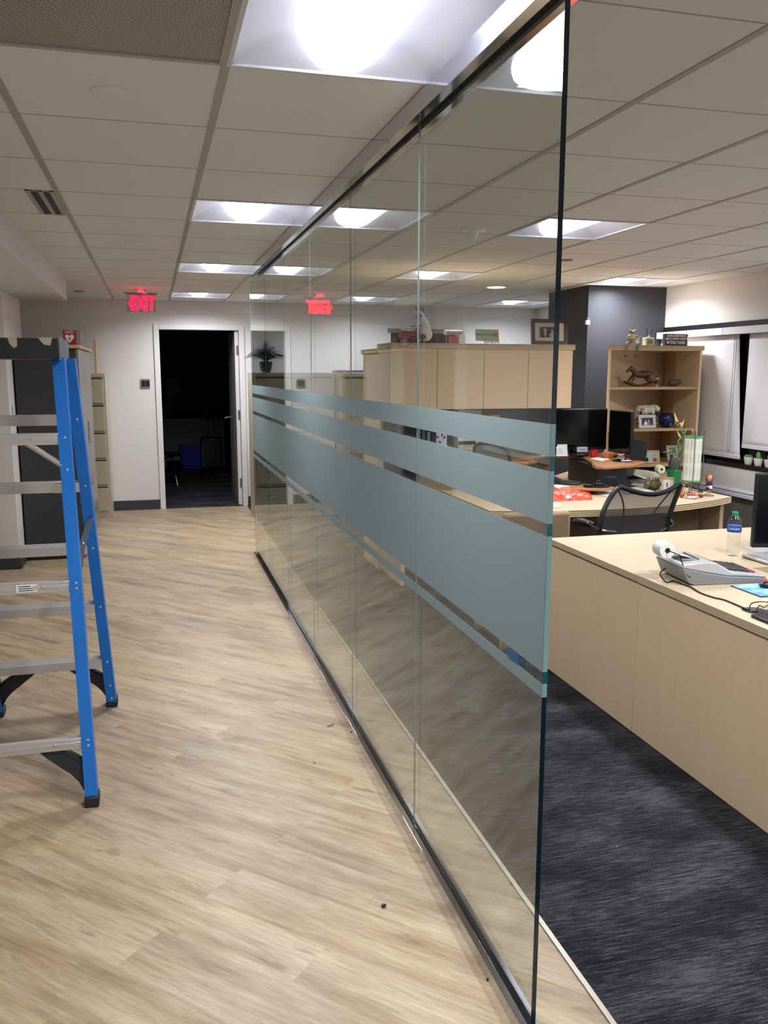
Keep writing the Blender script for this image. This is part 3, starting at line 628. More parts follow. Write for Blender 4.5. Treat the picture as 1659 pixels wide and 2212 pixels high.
# ================================================================ LEFT SIDE CABINETS
# charcoal cupboard
ca=thing('tall_cupboard','tall charcoal cupboard with a pale wooden top behind the ladder','cupboard',(-.86,8.3,0))
MB().box(-1.10,-.612,7.66,9.05,.06,1.80).build('body',DKCAB,ca,bev=.002); MB().box(-1.09,-.64,7.68,9.03,0,.06).build('plinth',BLACKP,ca)
MB().box(-1.10,-.575,7.64,9.07,1.80,1.828).build('wooden_top',MAPEDG,ca,bev=.002)
for a,b_ in ((7.66,8.352),(8.358,9.05)):
    d=MB().box(-.612,-.592,a,b_,.62,1.795).build('door',DKCABD,ca,bev=.002); MB().box(-.592,-.584,(b_-.03 if a<8 else a+.01),(b_-.01 if a<8 else a+.03),.95,1.15).build('handle',STEEL,d)
for k in range(2):
    d=MB().box(-.612,-.586,7.66,9.05,.07+.275*k,.34+.275*k).build('drawer',DKCABD,ca,bev=.002); MB().box(-.586,-.574,8.2,8.5,.30+.275*k,.315+.275*k).build('handle',STEEL,d)
ae=thing('defibrillator_sign','red AED sign with a white heart on top of the charcoal cupboard','sign',(-.66,7.9,1.828))
MB().box(-.722,-.582,7.86,7.95,1.828,1.957).build('box',GREYP,ae,bev=.002)
MB().box(-.723,-.617,7.855,7.86,1.828,1.958).build('red_face',mat('sign_red',(168,26,44),.4),ae)
b=MB(); b.text('AED',.036,faceT(-.670,7.854,1.940),.0006,sx=1.1)
HXc=-.670
hp=[(0,-.038),(.036,.006),(.034,.026),(.018,.034),(0,.02),(-.018,.034),(-.034,.026),(-.036,.006)]
b.prismY([(HXc+x,1.888+z) for x,z in hp],7.8535,7.8548); b.build('white_lettering',PAPER,ae)
b=MB(); b.prismY([(HXc+.010,1.908),(HXc-.013,1.886),(HXc,1.886),(HXc-.008,1.865),(HXc+.014,1.890),(HXc+.002,1.890)],7.852,7.8534); b.build('bolt_symbol',mat('sign_red',(168,26,44),.4),ae)
o=MB().box(-.80,-.68,8.5,8.85,1.828,1.90).build('wooden_box',mat('brown_box',(112,78,56),.7),None,(-.74,8.6,1.828),bev=.003); tag(o,'brown box behind the AED sign on the charcoal cupboard','box')
# beige file left
def lateral(x0,x1,y0,y1,h,lab,face,group=None):
    t=thing('file_cabinet',lab,'file cabinet',((x0+x1)/2,(y0+y1)/2,0),group)
    MB().box(x0,x1,y0,y1,0,h).build('body',BEIGEC,t,bev=.003)
    zb=.07; n=5; dh=(h-zb-.03)/n
    for k in range(n):
        z0=zb+k*dh+.006; z1=zb+(k+1)*dh-.006; b=MB()
        if face=='y': 
            b.box(x0+.03,x1-.03,y0-.014,y0,z0,z1-.028); d=b.build('drawer',BEIGEC,t,bev=.002)
            MB().box(x0+.03,x1-.03,y0-.005,y0-.0005,z1-.028,z1).build('recess_pull',BEIGED,d)
            MB().box(x0+.03,x1-.03,y0-.014,y0-.0005,z1-.010,z1-.003).build('pull_lip',BEIGEC,d)
            if k<4:
                for xx in ((x0+.13,x1-.27) if x1-x0>.6 else (x0+.12,)):
                    l=MB().box(xx,xx+.10,y0-.0165,y0-.014,z0+.13,z0+.175).build('label_holder',BLACKP,d); MB().box(xx+.006,xx+.094,y0-.0175,y0-.0165,z0+.136,z0+.169).build('paper_label',mat('label_paper',(190,188,178),.8),l)
        else:
            b.box(x1,x1+.014,y0+.03,y1-.03,z0,z1-.028); d=b.build('drawer',BEIGEC,t,bev=.002); MB().box(x1+.0005,x1+.005,y0+.03,y1-.03,z1-.028,z1).build('recess_pull',BEIGED,d); MB().box(x1+.0005,x1+.014,y0+.03,y1-.03,z1-.01,z1-.003).build('pull_lip',BEIGEC,d)
    return t
lateral(-1.0,-.495,9.80,10.25,1.59,'beige five drawer file cabinet between the charcoal cupboard and the back wall','y')
o=MB(RZ(-.60,9.95,1.59,0)).box(-.005,.02,-.05,.2,0,.36).build('wooden_board',MAPEDG,None,(-.6,10,1.59)); tag(o,'narrow pale wooden board standing on the left beige file cabinet','board')
# beige files right of the door
lateral(1.045,1.955,9.34,9.80,1.60,'beige lateral file cabinet right of the doorway holding the grassy plant','y','beige lateral file cabinets')
lateral(1.975,2.885,9.34,9.80,1.60,'beige lateral file cabinet behind the glass under the purple binder','y','beige lateral file cabinets')
o=MB().box(2.00,2.35,9.4,9.7,1.60,1.628).build('binder',PURP,None,(2.2,9.5,1.6),bev=.004); tag(o,'purple binder lying on the beige file cabinet seen through the glass','binder')
# grassy plant
px,py=1.215,9.5; pt=thing('potted_grass','dark grassy plant in a black pot on the beige file cabinet','plant',(px,py,1.60))
MB().lathe([(.001,0),(.045,0),(.065,.05),(.072,.12),(.066,.12),(.06,.1),(.001,.1)],(px,py,1.60),18).build('pot',BLACKP,pt)
b=MB(); rnd=random.Random(3)
for i in range(190):
    a=rnd.random()*2*math.pi; L=.18+rnd.random()*.17; lean=rnd.random()**.6*.27; up=L*(1.05-lean*1.5)
    pts=[(px,py,1.70)]
    for k in range(1,6):
        t_=k/5; r=lean*t_**1.2*1.0; z=1.70+up*(1.6*t_-.75*t_*t_*(1+lean*3)); pts.append((px+r*math.cos(a),py+r*math.sin(a)*.8,z))
    b.tube(pts,[.0035,.0035,.003,.0025,.002,.0006],4)
g_=b.build('leaves',LEAFD,pt); g_['kind']='stuff'
# kitchen counter corner far left
kc=thing('low_counter','pale topped wood counter end at the left photo edge beside the pier','counter',(-1.6,6.2,0))
MB().box(XL+.001,-1.29,5.0,7.28,.08,.90).build('cabinet_body',mat('tan_oak',(170,140,116),.5,var=.1,vscale=6),kc); MB().box(XL+.001,-1.26,4.98,7.30,.90,.94).build('counter_slab',WHITEPL,kc,bev=.006); MB().box(XL+.001,-1.34,5.02,7.26,0,.08).build('plinth',BLACKP,kc)
# ================================================================ NEAR L DESK (counter)
DT=.73
def panel_desk(name,lab,x0,x1,y0,y1,panels,group=None):
    t=thing(name,lab,'desk',((x0+x1)/2,(y0+y1)/2,0),group); return t
d1=thing('desk','maple desk run farther from the viewer, carrying the water bottle','desk',(2.8,3.6,0),'maple worktops of the near workstation')
MB().box(2.018,3.95,3.203,4.075,DT-.032,DT).build('desk_top',[MAPLEX],d1,bev=.0025)
MB().box(2.028,2.058,3.2045,4.06,.004,DT-.040).build('side_panel',MAPLE,d1,bev=.001); MB().box(2.06,3.9,4.02,4.045,.08,DT-.033).build('back_panel',TANP,d1); MB().box(3.90,3.93,3.22,4.06,.004,DT-.033).build('side_panel',MAPLE,d1)
MB().box(2.034,2.055,3.21,4.05,DT-.041,DT-.032).build('shadow_gap',BLACKP,d1)
d2=thing('desk','maple desk run nearest the viewer, carrying the blue mouse pad and cable hole','desk',(2.3,1.9,0),'maple worktops of the near workstation')
# top with cable hole
b=MB(); hx,hy,hr_=2.135,2.595,.04; x0,x1,y0,y1=2.018,2.60,.6,3.200; n=24
ring=[(hx+hr_*math.cos(2*math.pi*k/n),hy+hr_*math.sin(2*math.pi*k/n)) for k in range(n)]
sqx=(hx-.06,hx+.06); sqy=(hy-.06,hy+.06)
for z,fl in ((DT,0),(DT-.032,1)):
    def q(*p): b.add([(a,c,z) for a,c in p],[tuple(range(len(p)))[::-1] if fl else tuple(range(len(p)))],False)
    q((x0,y0),(x1,y0),(x1,sqy[0]),(x0,sqy[0])); q((x0,sqy[1]),(x1,sqy[1]),(x1,y1),(x0,y1)); q((x0,sqy[0]),(sqx[0],sqy[0]),(sqx[0],sqy[1]),(x0,sqy[1])); q((sqx[1],sqy[0]),(x1,sqy[0]),(x1,sqy[1]),(sqx[1],sqy[1]))
    out=[]
    for k in range(n):
        a=2*math.pi*k/n; c,s_=math.cos(a),math.sin(a); f=.06/max(abs(c),abs(s_)); out.append((hx+c*f,hy+s_*f))
    for k in range(n):
        j=(k+1)%n; q(ring[k],out[k],out[j],ring[j])
for k in range(n):
    j=(k+1)%n; b.add([ring[k]+(DT,),ring[j]+(DT,),ring[j]+(DT-.032,),ring[k]+(DT-.032,)],[(0,1,2,3)],False)
b.add([(x0,y0,DT),(x1,y0,DT),(x1,y1,DT),(x0,y1,DT),(x0,y0,DT-.032),(x1,y0,DT-.032),(x1,y1,DT-.032),(x0,y1,DT-.032)],[(0,4,5,1),(1,5,6,2),(2,6,7,3),(3,7,4,0)],False)
b.build('desk_top',MAPLEX,d2)
MB().box(2.028,2.058,.62,3.2015,.004,DT-.040).build('side_panel',MAPLE,d2,bev=.001); MB().box(2.034,2.055,.62,3.2,DT-.041,DT-.032).build('shadow_gap',BLACKP,d2)
MB().box(2.06,2.58,.62,.65,.004,DT-.033).build('end_panel',MAPLE,d2)
MB().lathe([(hr_-.004,.001),(hr_+.004,.002),(hr_+.004,0),(hr_-.004,-.03)],(hx,hy,DT),24).build('grommet_ring',BLACKP,d2)
MB().box(hx-.05,hx+.05,hy-.05,hy+.05,DT-.12,DT-.10).build('cable_tray',BLACKP,d2)

# printing calculator
cx,cy=2.13,3.10; T=RZ(cx,cy,DT,-6)
ca=thing('printing_calculator','grey printing calculator with a raised back and dark keys on the near desk','calculator',(cx,cy,DT))
prof=[(0.0,.012),(.03,.0),(.345,.0),(.36,.012),(.352,.024),(.20,.045),(.115,.088),(.06,.092),(-.02,.086),(-.028,.075)]
b=MB(T); 
def prof_body(b,prof,y0,y1): n=len(prof); b.add([(x,y0,z) for x,z in prof]+[(x,y1,z) for x,z in prof],[tuple(range(n))[::-1],tuple(range(n,2*n))]+[(i,(i+1)%n,n+(i+1)%n,n+i) for i in range(n)],False)
prof_body(b,[(-.028,.075),(0,.012),(.03,0),(.345,0),(.362,.012),(.36,.02),(.18,.034),(.09,.05)],-.12,.12); b.build('lower_shell',mat('calc_grey',(128,130,132),.4),ca,bev=.004)
b=MB(T); prof_body(b,[(-.028,.076),(.09,.051),(.18,.035),(.358,.021),(.355,.030),(.20,.05),(.125,.092),(.09,.096),(-.02,.09)],-.116,.116); us=b.build('upper_shell',SILV,ca,bev=.004)
b=MB(T); b.add([(.128,-.07,.0925),(.128,.075,.0925),(.195,.075,.0535),(.195,-.07,.0535)],[(0,3,2,1)],False); b.build('display',SCREEN,ca)
def surf(x): return .052-(x-.20)*.022/.155
for r in range(5):
    for c in range(7):
        x=.212+r*.027; y=.088-c*.0255; mm=BLACKP if not((r,c) in ((4,6),(4,5),(0,5))) else mat('key_red',(130,34,50),.4)
        MB(T).box(x-.010,x+.010,y-.009,y+.009,surf(x)-.002,surf(x)+.006).build('key',mm,ca,bev=.002)
b=MB(T); b.box(.0,.075,-.06,.075,.094,.0965); b.box(.076,.080,-.06,.075,.096,.103); b.build('paper_exit_cover',GREYPL,ca,bev=.001)
b=MB(T); V=[]; 
for i in range(7): tt=i/6; V+= [(.06-.075*tt,-.035,.099+.004*math.sin(tt*3)+.02*tt*tt),(.06-.075*tt,.035,.099+.004*math.sin(tt*3)+.02*tt*tt)]
b.add(V,[(2*i,2*i+1,2*i+3,2*i+2) for i in range(6)],True); b.build('paper_strip',PAPER,ca)
b=MB(T); b.tube([(-.055,-.038,.135),(-.035,-.10,.13),(-.012,-.118,.05),(.01,-.119,.035)],.0025,6); b.tube([(-.055,.038,.135),(-.035,.10,.13),(-.012,.118,.05),(.01,.119,.035)],.0025,6); b.build('roll_holder',DKMET,ca)
b=MB(T); b.lathe([(.011,-.036),(.034,-.036),(.034,.036),(.011,.036)],(0,0,0),24)
b.v=[T@(Matrix.Translation((-.055,0,.135))@Matrix.Rotation(R(90),4,'X')@(T.inverted()@v)) for v in b.v]; rr=b.build('paper_roll',PAPER,ca)
b=MB(T); b.cyl((-.055,-.0375,.135),(-.055,.0375,.135),.0112,n=14); b.build('roll_core',BLACKP,rr)
# its power cord
cw=[T@Vector((-.03,.02,.045)),T@Vector((-.075,-.02,.03)),T@Vector((-.065,-.06,.004))]+[aZ(u,v,DT+.004) for u,v in ((1455,1255),(1475,1262),(1492,1268),(1512,1280),(1540,1290),(1565,1296),(1590,1306),(1612,1316))]+[Vector((hx-.005,hy+.012,DT-.01)),Vector((hx,hy,DT-.08))]
o=MB().tube(CR(cw),.0032,6).build('power_cord',DKMET,None,cw[3]); tag(o,'dark power cord running from the calculator to the cable hole','cord')
for k,(pts,lab) in enumerate(((((1620,1322),(1622,1305),(1640,1300),(1659,1301),(1680,1304)),'thin black cable arching out of the cable hole to the right'),(((1634,1322),(1640,1308),(1650,1312),(1662,1306),(1690,1296)),'second thin black cable leaving the cable hole, lower of the two'))):
    P=[Vector((hx+.008*k,hy-.012,DT-.08)),Vector((hx+.008*k,hy-.012,DT-.005))]
    for i,(u,v) in enumerate(pts): q=aZ(u,v,DT+(.03 if i in(1,2) else .008)); P.append(q)
    o=MB().tube(CR(P),.0022,6).build('cable',DKMET,None,P[1]); tag(o,lab,'cord','cables at the desk hole')
# dark adapter
q=aZ(1628,1334,DT); T=RZ(q.x+.02,q.y-.04,DT,0); t=thing('desk_telephone','black device with a sloping top beside the cable hole at the photo edge','telephone',(q.x+.02,q.y-.04,DT))
b=MB(T); prof_body(b,[(-.03,0),(.2,0),(.2,.05),(.18,.052),(-.03,.012)],-.12,.045); b.build('body',BLACKP,t,bev=.004); MB(T).box(.03,.10,-.1,.03,.036,.04).build('key_panel',GREYPL,t)
# mouse pad and mouse
q1=aZ(1591,1270,DT);q2=aZ(1642,1290,DT)
T=RZ(2.30,2.77,DT,2); t=thing('mouse_pad','blue printed mouse pad with a black base beside the calculator','mouse pad',(2.42,2.84,DT))
MB().box(2.285,2.50,2.745,2.93,DT,DT+.004).build('rubber_base',BLACKP,t,bev=.001)
pm=bpy.data.materials.new('pad_print'); pm.use_nodes=True; nt=pm.node_tree; tc=nt.nodes.new('ShaderNodeTexCoord'); n=streaks(nt,tc.outputs['Object'],(0,0,.6),(6,14,1),1,4,.6); r=ramp(nt,n.outputs['Fac'],[(.35,(60,120,200)),(.5,(96,168,226)),(.62,(170,200,226)),(.72,(90,160,120))]); nt.links.new(r.outputs['Color'],nt.nodes['Principled BSDF'].inputs['Base Color'])
MB().box(2.287,2.498,2.747,2.928,DT+.004,DT+.0048).build('printed_cloth',pm,t)
t=thing('computer_mouse','dark computer mouse with a red strip on the blue mouse pad','mouse',(2.42,2.86,DT+.005)); MB().ell((2.425,2.865,DT+.016),(.05,.03,.018),16).build('shell',BLACKP,t); MB().ell((2.415,2.87,DT+.030),(.022,.014,.006),10).build('scroll_strip',REDP,t)
# water bottle
q=aZ(1591,1203,DT); bx_,by_=q.x,q.y+.03; t=thing('water_bottle','clear plastic water bottle with a blue label and green cap on the far desk run','bottle',(bx_,by_,DT))
WATM=pane_mat('bottle_plastic',(.95,.96,.97)); 
pr=[(.022,.0),(.030,.004),(.032,.012),(.030,.03),(.0315,.042),(.029,.052),(.031,.062),(.0285,.072),(.031,.082),(.0285,.092),(.031,.102),(.029,.112),(.032,.118),(.0325,.15),(.0315,.158),(.029,.172),(.022,.188),(.013,.198),(.0115,.204)]
MB().lathe(pr,(bx_,by_,DT),28).build('clear_body',WATM,t); MB().lathe([(.014,.2),(.0145,.2),(.0145,.214),(.013,.2155),(.001,.2155),(.001,.2)],(bx_,by_,DT),20).build('cap',mat('cap_green',(24,140,92),.4),t)
MB().lathe([(.0326,.119),(.0331,.119),(.0331,.15),(.0326,.15)],(bx_,by_,DT),28).build('label_band',mat('label_blue',(24,72,170),.35),t)
b=MB(); tmp=MB(); tmp.text('DASANI',.016,Matrix.Identity(4),.0001,sx=.95)
a0=math.atan2(-by_,-bx_)
for v in tmp.v: a=a0+v.x/.0335; b.v.append(Vector((bx_+(.0336+v.z)*math.cos(a),by_+(.0336+v.z)*math.sin(a),DT+.136+v.y)))
b.f=tmp.f; b.mi=tmp.mi; b.sm=tmp.sm; b.build('label_lettering',PAPER,t)
# lavender sheet, laptop, monitor
q=aZ(1618,1184,DT+.001); o=MB().prism([(2.87,3.60),(3.35,3.60),(3.3,3.45),(2.84,3.47)],DT+.0003,DT+.0012).build('paper_sheet',mat('lavender_paper',(196,186,196),.6),None,(3,3.5,DT)); tag(o,'pale lavender sheet lying flat on the far desk run behind the black monitor','paper')
t=thing('laptop','closed silver laptop lying on the far desk run beneath the black monitor','laptop',(2.87,3.28,DT)); MB().box(2.70,3.05,3.215,3.40,DT+.004,DT+.018).build('base',SILV,t,bev=.005); b=MB()
for k in range(3): b.box(2.712+.03*k,2.732+.03*k,3.2142,3.2152,DT+.008,DT+.013)
b.build('ports',BLACKP,t); MB().box(2.705,3.045,3.22,3.395,DT,DT+.004).build('feet',BLACKP,t)
T=RZ(2.785,3.435,0,-14); t=thing('monitor','black monitor at the right photo edge standing behind the silver laptop','monitor',(2.785,3.45,DT)); MB(T).box(0,.54,-.0,.028,DT+.035,DT+.40).build('screen_housing',BLACKP,t,bev=.006); MB(T).box(.012,.528,-.0015,0,DT+.05,DT+.385).build('screen',SCREEN,t)
MB(T).box(.24,.30,.03,.06,DT+.01,DT+.25).build('stand_neck',BLACKP,t); MB(T).box(.16,.38,.0,.2,DT,DT+.012).build('stand_base',BLACKP,t,bev=.004)

# tan upholstered guest chair
t=thing('guest_chair','tan upholstered chair with a square back between the two desks, beside the glass','chair',(2.1,4.55,0))
MB().box(1.90,2.32,4.40,4.46,.42,.812).build('backrest',TANP,t,bev=.02); MB().box(1.90,2.32,4.46,4.88,.40,.47).build('seat',TANP,t,bev=.02)
for x in (1.93,2.29):
    for y in (4.44,4.85): MB().box(x-.018,x+.018,y-.018,y+.018,0,.40).build('leg',MAPEDG,t)
# mesh task chair
t=thing('task_chair','black mesh back task chair with chrome arms facing the bow fronted desk','chair',(2.83,4.62,0))
def bk(u,v):
    f=(u-1293)/(1472-1293); return aY(u,v,4.50+.10*f- .0006*(v-1050)*0)
top=[(1338,1053),(1352,1056),(1372,1062),(1395,1067),(1420,1067),(1445,1059),(1469,1046)]
left=[(1338,1053),(1326,1064),(1314,1082),(1304,1103),(1298,1124),(1295,1145),(1300,1172),(1314,1192)]
right=[(1469,1046),(1464,1064),(1456,1085),(1448,1108),(1442,1135),(1436,1160),(1424,1185)]
bot=[(1314,1192),(1345,1200),(1385,1201),(1424,1185)]
P=[bk(*p) for p in left[::-1]+top[1:]+right[1:]]+[bk(*p) for p in bot[::-1][1:-1]]
MB().tube(CR(P,4,True),.0155,8,True).build('back_frame',BLACKP,t)
b=MB(); n=10; V=[]
def interp(pl,tt):
    f=tt*(len(pl)-1); i=min(int(f),len(pl)-2); f-=i; return bk(pl[i][0]*(1-f)+pl[i+1][0]*f, pl[i][1]*(1-f)+pl[i+1][1]*f)
for i in range(n+1):
    for j in range(n+1):
        s_,q_=i/n,j/n
        A=interp(left,s_);B=interp(right,s_);C=interp(top,q_);D=interp(bot,q_)
        c00,c10,c01,c11=interp(left,0),interp(left,1),interp(right,0),interp(right,1)
        p=A*(1-q_)+B*q_+C*(1-s_)+D*s_-(c00*(1-s_)*(1-q_)+c10*s_*(1-q_)+c01*(1-s_)*q_+c11*s_*q_)
        p=p+Vector((0,.03*math.sin(math.pi*q_)*math.sin(math.pi*min(1,s_+.1)),0)); V.append(p)
b.add(V,[(i*(n+1)+j,i*(n+1)+j+1,(i+1)*(n+1)+j+1,(i+1)*(n+1)+j) for i in range(n) for j in range(n)],True)
b.build('mesh_back',mesh_fabric('chair_mesh',(62,62,64),.74),t)
b=MB(); b.tube(CR([bk(*p)+Vector((0,.035,0)) for p in ((1341,1060),(1350,1078),(1354,1100),(1352,1125),(1348,1160))]),.005,6); b.build('mesh_seam',BLACKP,t)
b=MB(); b.tube(CR([bk(*p)+Vector((0,.035,0)) for p in ((1462,1056),(1440,1082),(1422,1105),(1411,1130),(1405,1160))]),.005,6); b.build('mesh_seam',BLACKP,t)
MB().box(2.60,3.06,4.60,5.02,.42,.49).build('seat',BLACKC,t,bev=.03)
for (pts,pad,s_) in ((((1330,1149),(1302,1146),(1281,1136),(1270,1128)),((1238,1127),(1284,1134)),1),(((1425,1148),(1440,1141),(1453,1133),(1447,1122)),((1430,1118),(1450,1116)),-1)):
    Y0=4.5 if s_>0 else 4.58
    b=MB(); q=[aY(u,v,Y0-.03*i*0+.0) for i,(u,v) in enumerate(pts)]; q=[Vector((2.83,4.78,.42))]+q if False else q; b.tube(CR(q),.010,8); b.build('arm_bracket',CHROME,t)
    a=aY(*pad[0],4.75 if s_>0 else 4.72);c=aY(*pad[1],4.5 if s_>0 else 4.56); b=MB(); m_=(a+c)/2; b.tube([a,a*.8+c*.2+Vector((0,0,.006)),m_+Vector((0,0,.006)),c],[.012,.024,.026,.014],10); b.build('armrest',BLACKP,t)
b=MB(); b.cyl((2.83,4.8,.10),(2.83,4.8,.42),.028); b.build('gas_lift',CHROME,t)
for k in range(5):
    a=k*2*math.pi/5+.3; e_=Vector((2.83+.30*math.cos(a),4.8+.30*math.sin(a),.07)); b=MB(); b.tube([(2.83,4.8,.10),e_],[.028,.016],8); lg=b.build('base_leg',BLACKP,t); MB().cyl(e_+Vector((-.012,0,-.043)),e_+Vector((.012,0,-.043)),.027,n=12).build('caster',BLACKP,lg)
MB().tube([(2.83,4.60,.44),(2.83,4.50,.50),(2.86,4.50,.62)],.022,8).build('back_support',BLACKP,t)

# ================================================================ BOW FRONT DESK
bd=thing('bow_front_desk','cluttered maple desk with a bowed grooved front edge behind the mesh chair','desk',(3.0,5.8,0))
poly=[(2.055,4.99),(2.30,4.925),(2.56,4.878),(2.80,4.852),(3.03,4.852),(3.27,4.885),(3.5,4.945),(3.74,5.03),(3.97,5.145),(3.945,5.75),(4.62,6.50),(4.74,7.3),(4.0,7.3),(3.3,6.60),(1.74,6.60),(1.74,5.975),(2.055,5.975)]
b=MB(); 
def inset(pl,d): cxx=3.1;cyy=5.9; return [(x+(cxx-x)/max(.3,math.hypot(cxx-x,cyy-y))*d,y+(cyy-y)/max(.3,math.hypot(cxx-x,cyy-y))*d) for x,y in pl]
b.m=0; b.prism(poly,DT-.004,DT)
zz=DT-.004
for k in range(3):
    b.m=2; b.prism(inset(poly,.004),zz-.004,zz); zz-=.004
    b.m=1; b.prism(poly,zz-.009,zz); zz-=.009
b.build('desk_top',[MAPLEX,EDGEL,EDGED],bd)
MB().box(3.915,3.945,5.19,5.75,.004,DT-.045).build('side_panel',MAPLE,bd); MB().box(2.09,2.12,5.05,5.75,.004,DT-.045).build('side_panel',MAPLE,bd); MB().box(2.12,3.915,5.40,5.425,.06,DT-.045).build('front_panel',TANP,bd)  # recessed maple front; its shade is put into the darker tan
MB().box(1.76,1.79,6.02,6.56,.004,DT-.045).build('side_panel',MAPLE,bd); MB().box(4.66,4.69,6.65,7.25,.004,DT-.045).build('side_panel',MAPLE,bd)
o=MB().box(1.88,2.30,5.985,6.02,DT,1.03).build('desk_screen',TANP,None,(2.1,6.0,DT),bev=.004); tag(o,'low tan screen panel standing on the desk end, seen between the frosted bands','panel')
# hutch
def moulding(b,x0,x1,y0,y1,z1,h=.04,ov=.012):
    b.m=0; b.box(x0-ov,x1+ov,y0-ov,y1,z1-.008,z1); z=z1-.008; k=3; s_=(h-.008)/k
    for i in range(k): b.m=2; b.box(x0-ov+.004,x1+ov-.004,y0-ov+.004,y1,z-s_*.35,z); b.m=1; b.box(x0-ov,x1+ov,y0-ov,y1,z-s_,z-s_*.35); z-=s_
ht=thing('overhead_hutch','long maple overhead hutch with four doors and a grooved top above the desk','hutch',(2.48,6.4,DT))
HX0,HX1,HY0,HY1,HZ0,HZ1=1.725,3.235,6.215,6.56,1.325,1.823
b=MB(); b.box(HX0,HX1,HY0+.018,HY1,HZ0+.004,HZ1-.04); b.build('cabinet_body',MAPLE,ht); b=MB(); moulding(b,HX0,HX1,HY0,HY1,HZ1); b.build('grooved_top',[MAPLEX,EDGEL,EDGED],ht)
xs=[HX0,2.10,2.481,2.853,HX1]
for i in range(4): MB().box(xs[i]+.002,xs[i+1]-.002,HY0,HY0+.017,HZ0,HZ1-.042).build('door',MAPLE,ht,bev=.001)
for x in (HX0+.002,HX1-.03): MB().box(x,x+.025,6.50,6.56,DT,HZ0+.004).build('side_support',MAPLE,ht)
MB().box(HX0+.03,HX1-.03,6.52,6.545,DT,HZ0+.004).build('tackboard',TACK,ht)
h2=thing('rear_hutch','second maple hutch standing back to back behind the four door one','hutch',(2.45,6.9,0))
MB().box(1.735,3.2,6.60,7.10,.0,1.755).build('cabinet_body',MAPLE,h2); MB().box(1.72,3.215,6.59,7.12,1.755,1.792).build('top_board',MAPEDG,h2,bev=.002)
# corner bookcase
BX0,BX1,BY,BZ=3.772,4.690,6.60,1.838; BKX=aY(1437,800,7.29).x
bc=thing('corner_bookcase','open maple corner bookcase with ornaments in front of the charcoal column','bookcase',(4.23,6.9,DT))
outer=[(BX0,BY),(BX1,BY),(BX1+.03,BY+.35),(4.52,7.31),(4.40,7.31),(BX0+.13,BY+.22)]
def shelfz(z1,th,nm): MB().prism([(BX0+.02,BY+.02),(4.2,BY+.035),(BX1-.02,BY+.02),(BX1+.005,BY+.35),(BKX+.03,7.275),(BKX-.03,7.275),(BX0+.14,BY+.21)],z1-th,z1).build(nm,MAPEDG,bc)
b=MB(); o2=[(BX0-.012,BY-.012),(BX1+.012,BY-.012),(BX1+.045,BY+.36),(BKX+.08,7.33),(BKX-.08,7.33),(BX0+.12,BY+.23)]
b.m=0; b.prism(o2,BZ-.006,BZ); z=BZ-.006
for k in range(3): b.m=2; b.prism(inset(o2,.004),z-.004,z); z-=.004; b.m=1; b.prism(o2,z-.008,z); z-=.008
b.build('grooved_top',[MAPLEX,EDGEL,EDGED],bc)
MB().prism([(BX0,BY),(BX0+.022,BY),(BX0+.152,BY+.22),(BX0+.13,BY+.22)],DT,BZ-.04).build('side_panel',MAPLE,bc); MB().box(BX1-.022,BX1,BY,BY+.36,DT,BZ-.04).build('side_panel',MAPLE,bc)
def wallp(a,c,nm): 
    b=MB(); d=(Vector((c[0]-a[0],c[1]-a[1],0))).normalized(); nn=Vector((-d.y,d.x,0))*.01; A=Vector((a[0],a[1],0));B=Vector((c[0],c[1],0))
    b.prism([(A.x,A.y),(B.x,B.y),((B+nn).x,(B+nn).y),((A+nn).x,(A+nn).y)],DT,BZ-.04); b.build(nm,MAPLE,bc)
wallp((BX0+.13,BY+.22),(BKX+.012,7.31),'back_panel'); wallp((BKX-.008,7.302),(BX1,BY+.355),'back_panel')
S1,S2,S3=1.483,1.118,.805
shelfz(S1,.024,'shelf'); shelfz(S2,.024,'shelf'); shelfz(S3,.028,'shelf')

# ---------------- photo frame helper
def frame(lab,c,w_,h_,a,fm,pic,border=.025,mt=0,tilt=-12,name='picture_frame',dep=.015,strut=True):
    T=Matrix.Translation(c)@Matrix.Rotation(R(a),4,'Z')@Matrix.Rotation(R(tilt),4,'X'); t=thing(name,lab,'picture frame',c)
    b=MB(T); B=border
    for q in ((-w_/2,w_/2,0,B),(-w_/2,w_/2,h_-B,h_),(-w_/2,-w_/2+B,B,h_-B),(w_/2-B,w_/2,B,h_-B)): b.box(q[0],q[1],-dep/2,dep/2,q[2],q[3])
    b.build('frame',fm,t,bev=.002); b=MB(T); b.box(-w_/2+B,w_/2-B,0,dep/2,B,h_-B); b.build('backing',mt or PAPER,t)
    if strut:
        b=MB(T); hh=h_*.6; ang=2*abs(R(tilt)); ang=max(ang,.2)
        L=hh*math.cos(R(tilt))
        foot=T.inverted()@(Vector(c)+Matrix.Rotation(R(a),3,'Z')@Vector((0,hh*.45,0.001))); b.bar((0,dep/2,hh),foot,.02,.004,(0,1,0)); b.build('strut',BLACKP,t)
    pic(T,t,w_-2*B,h_-2*B,B); return t
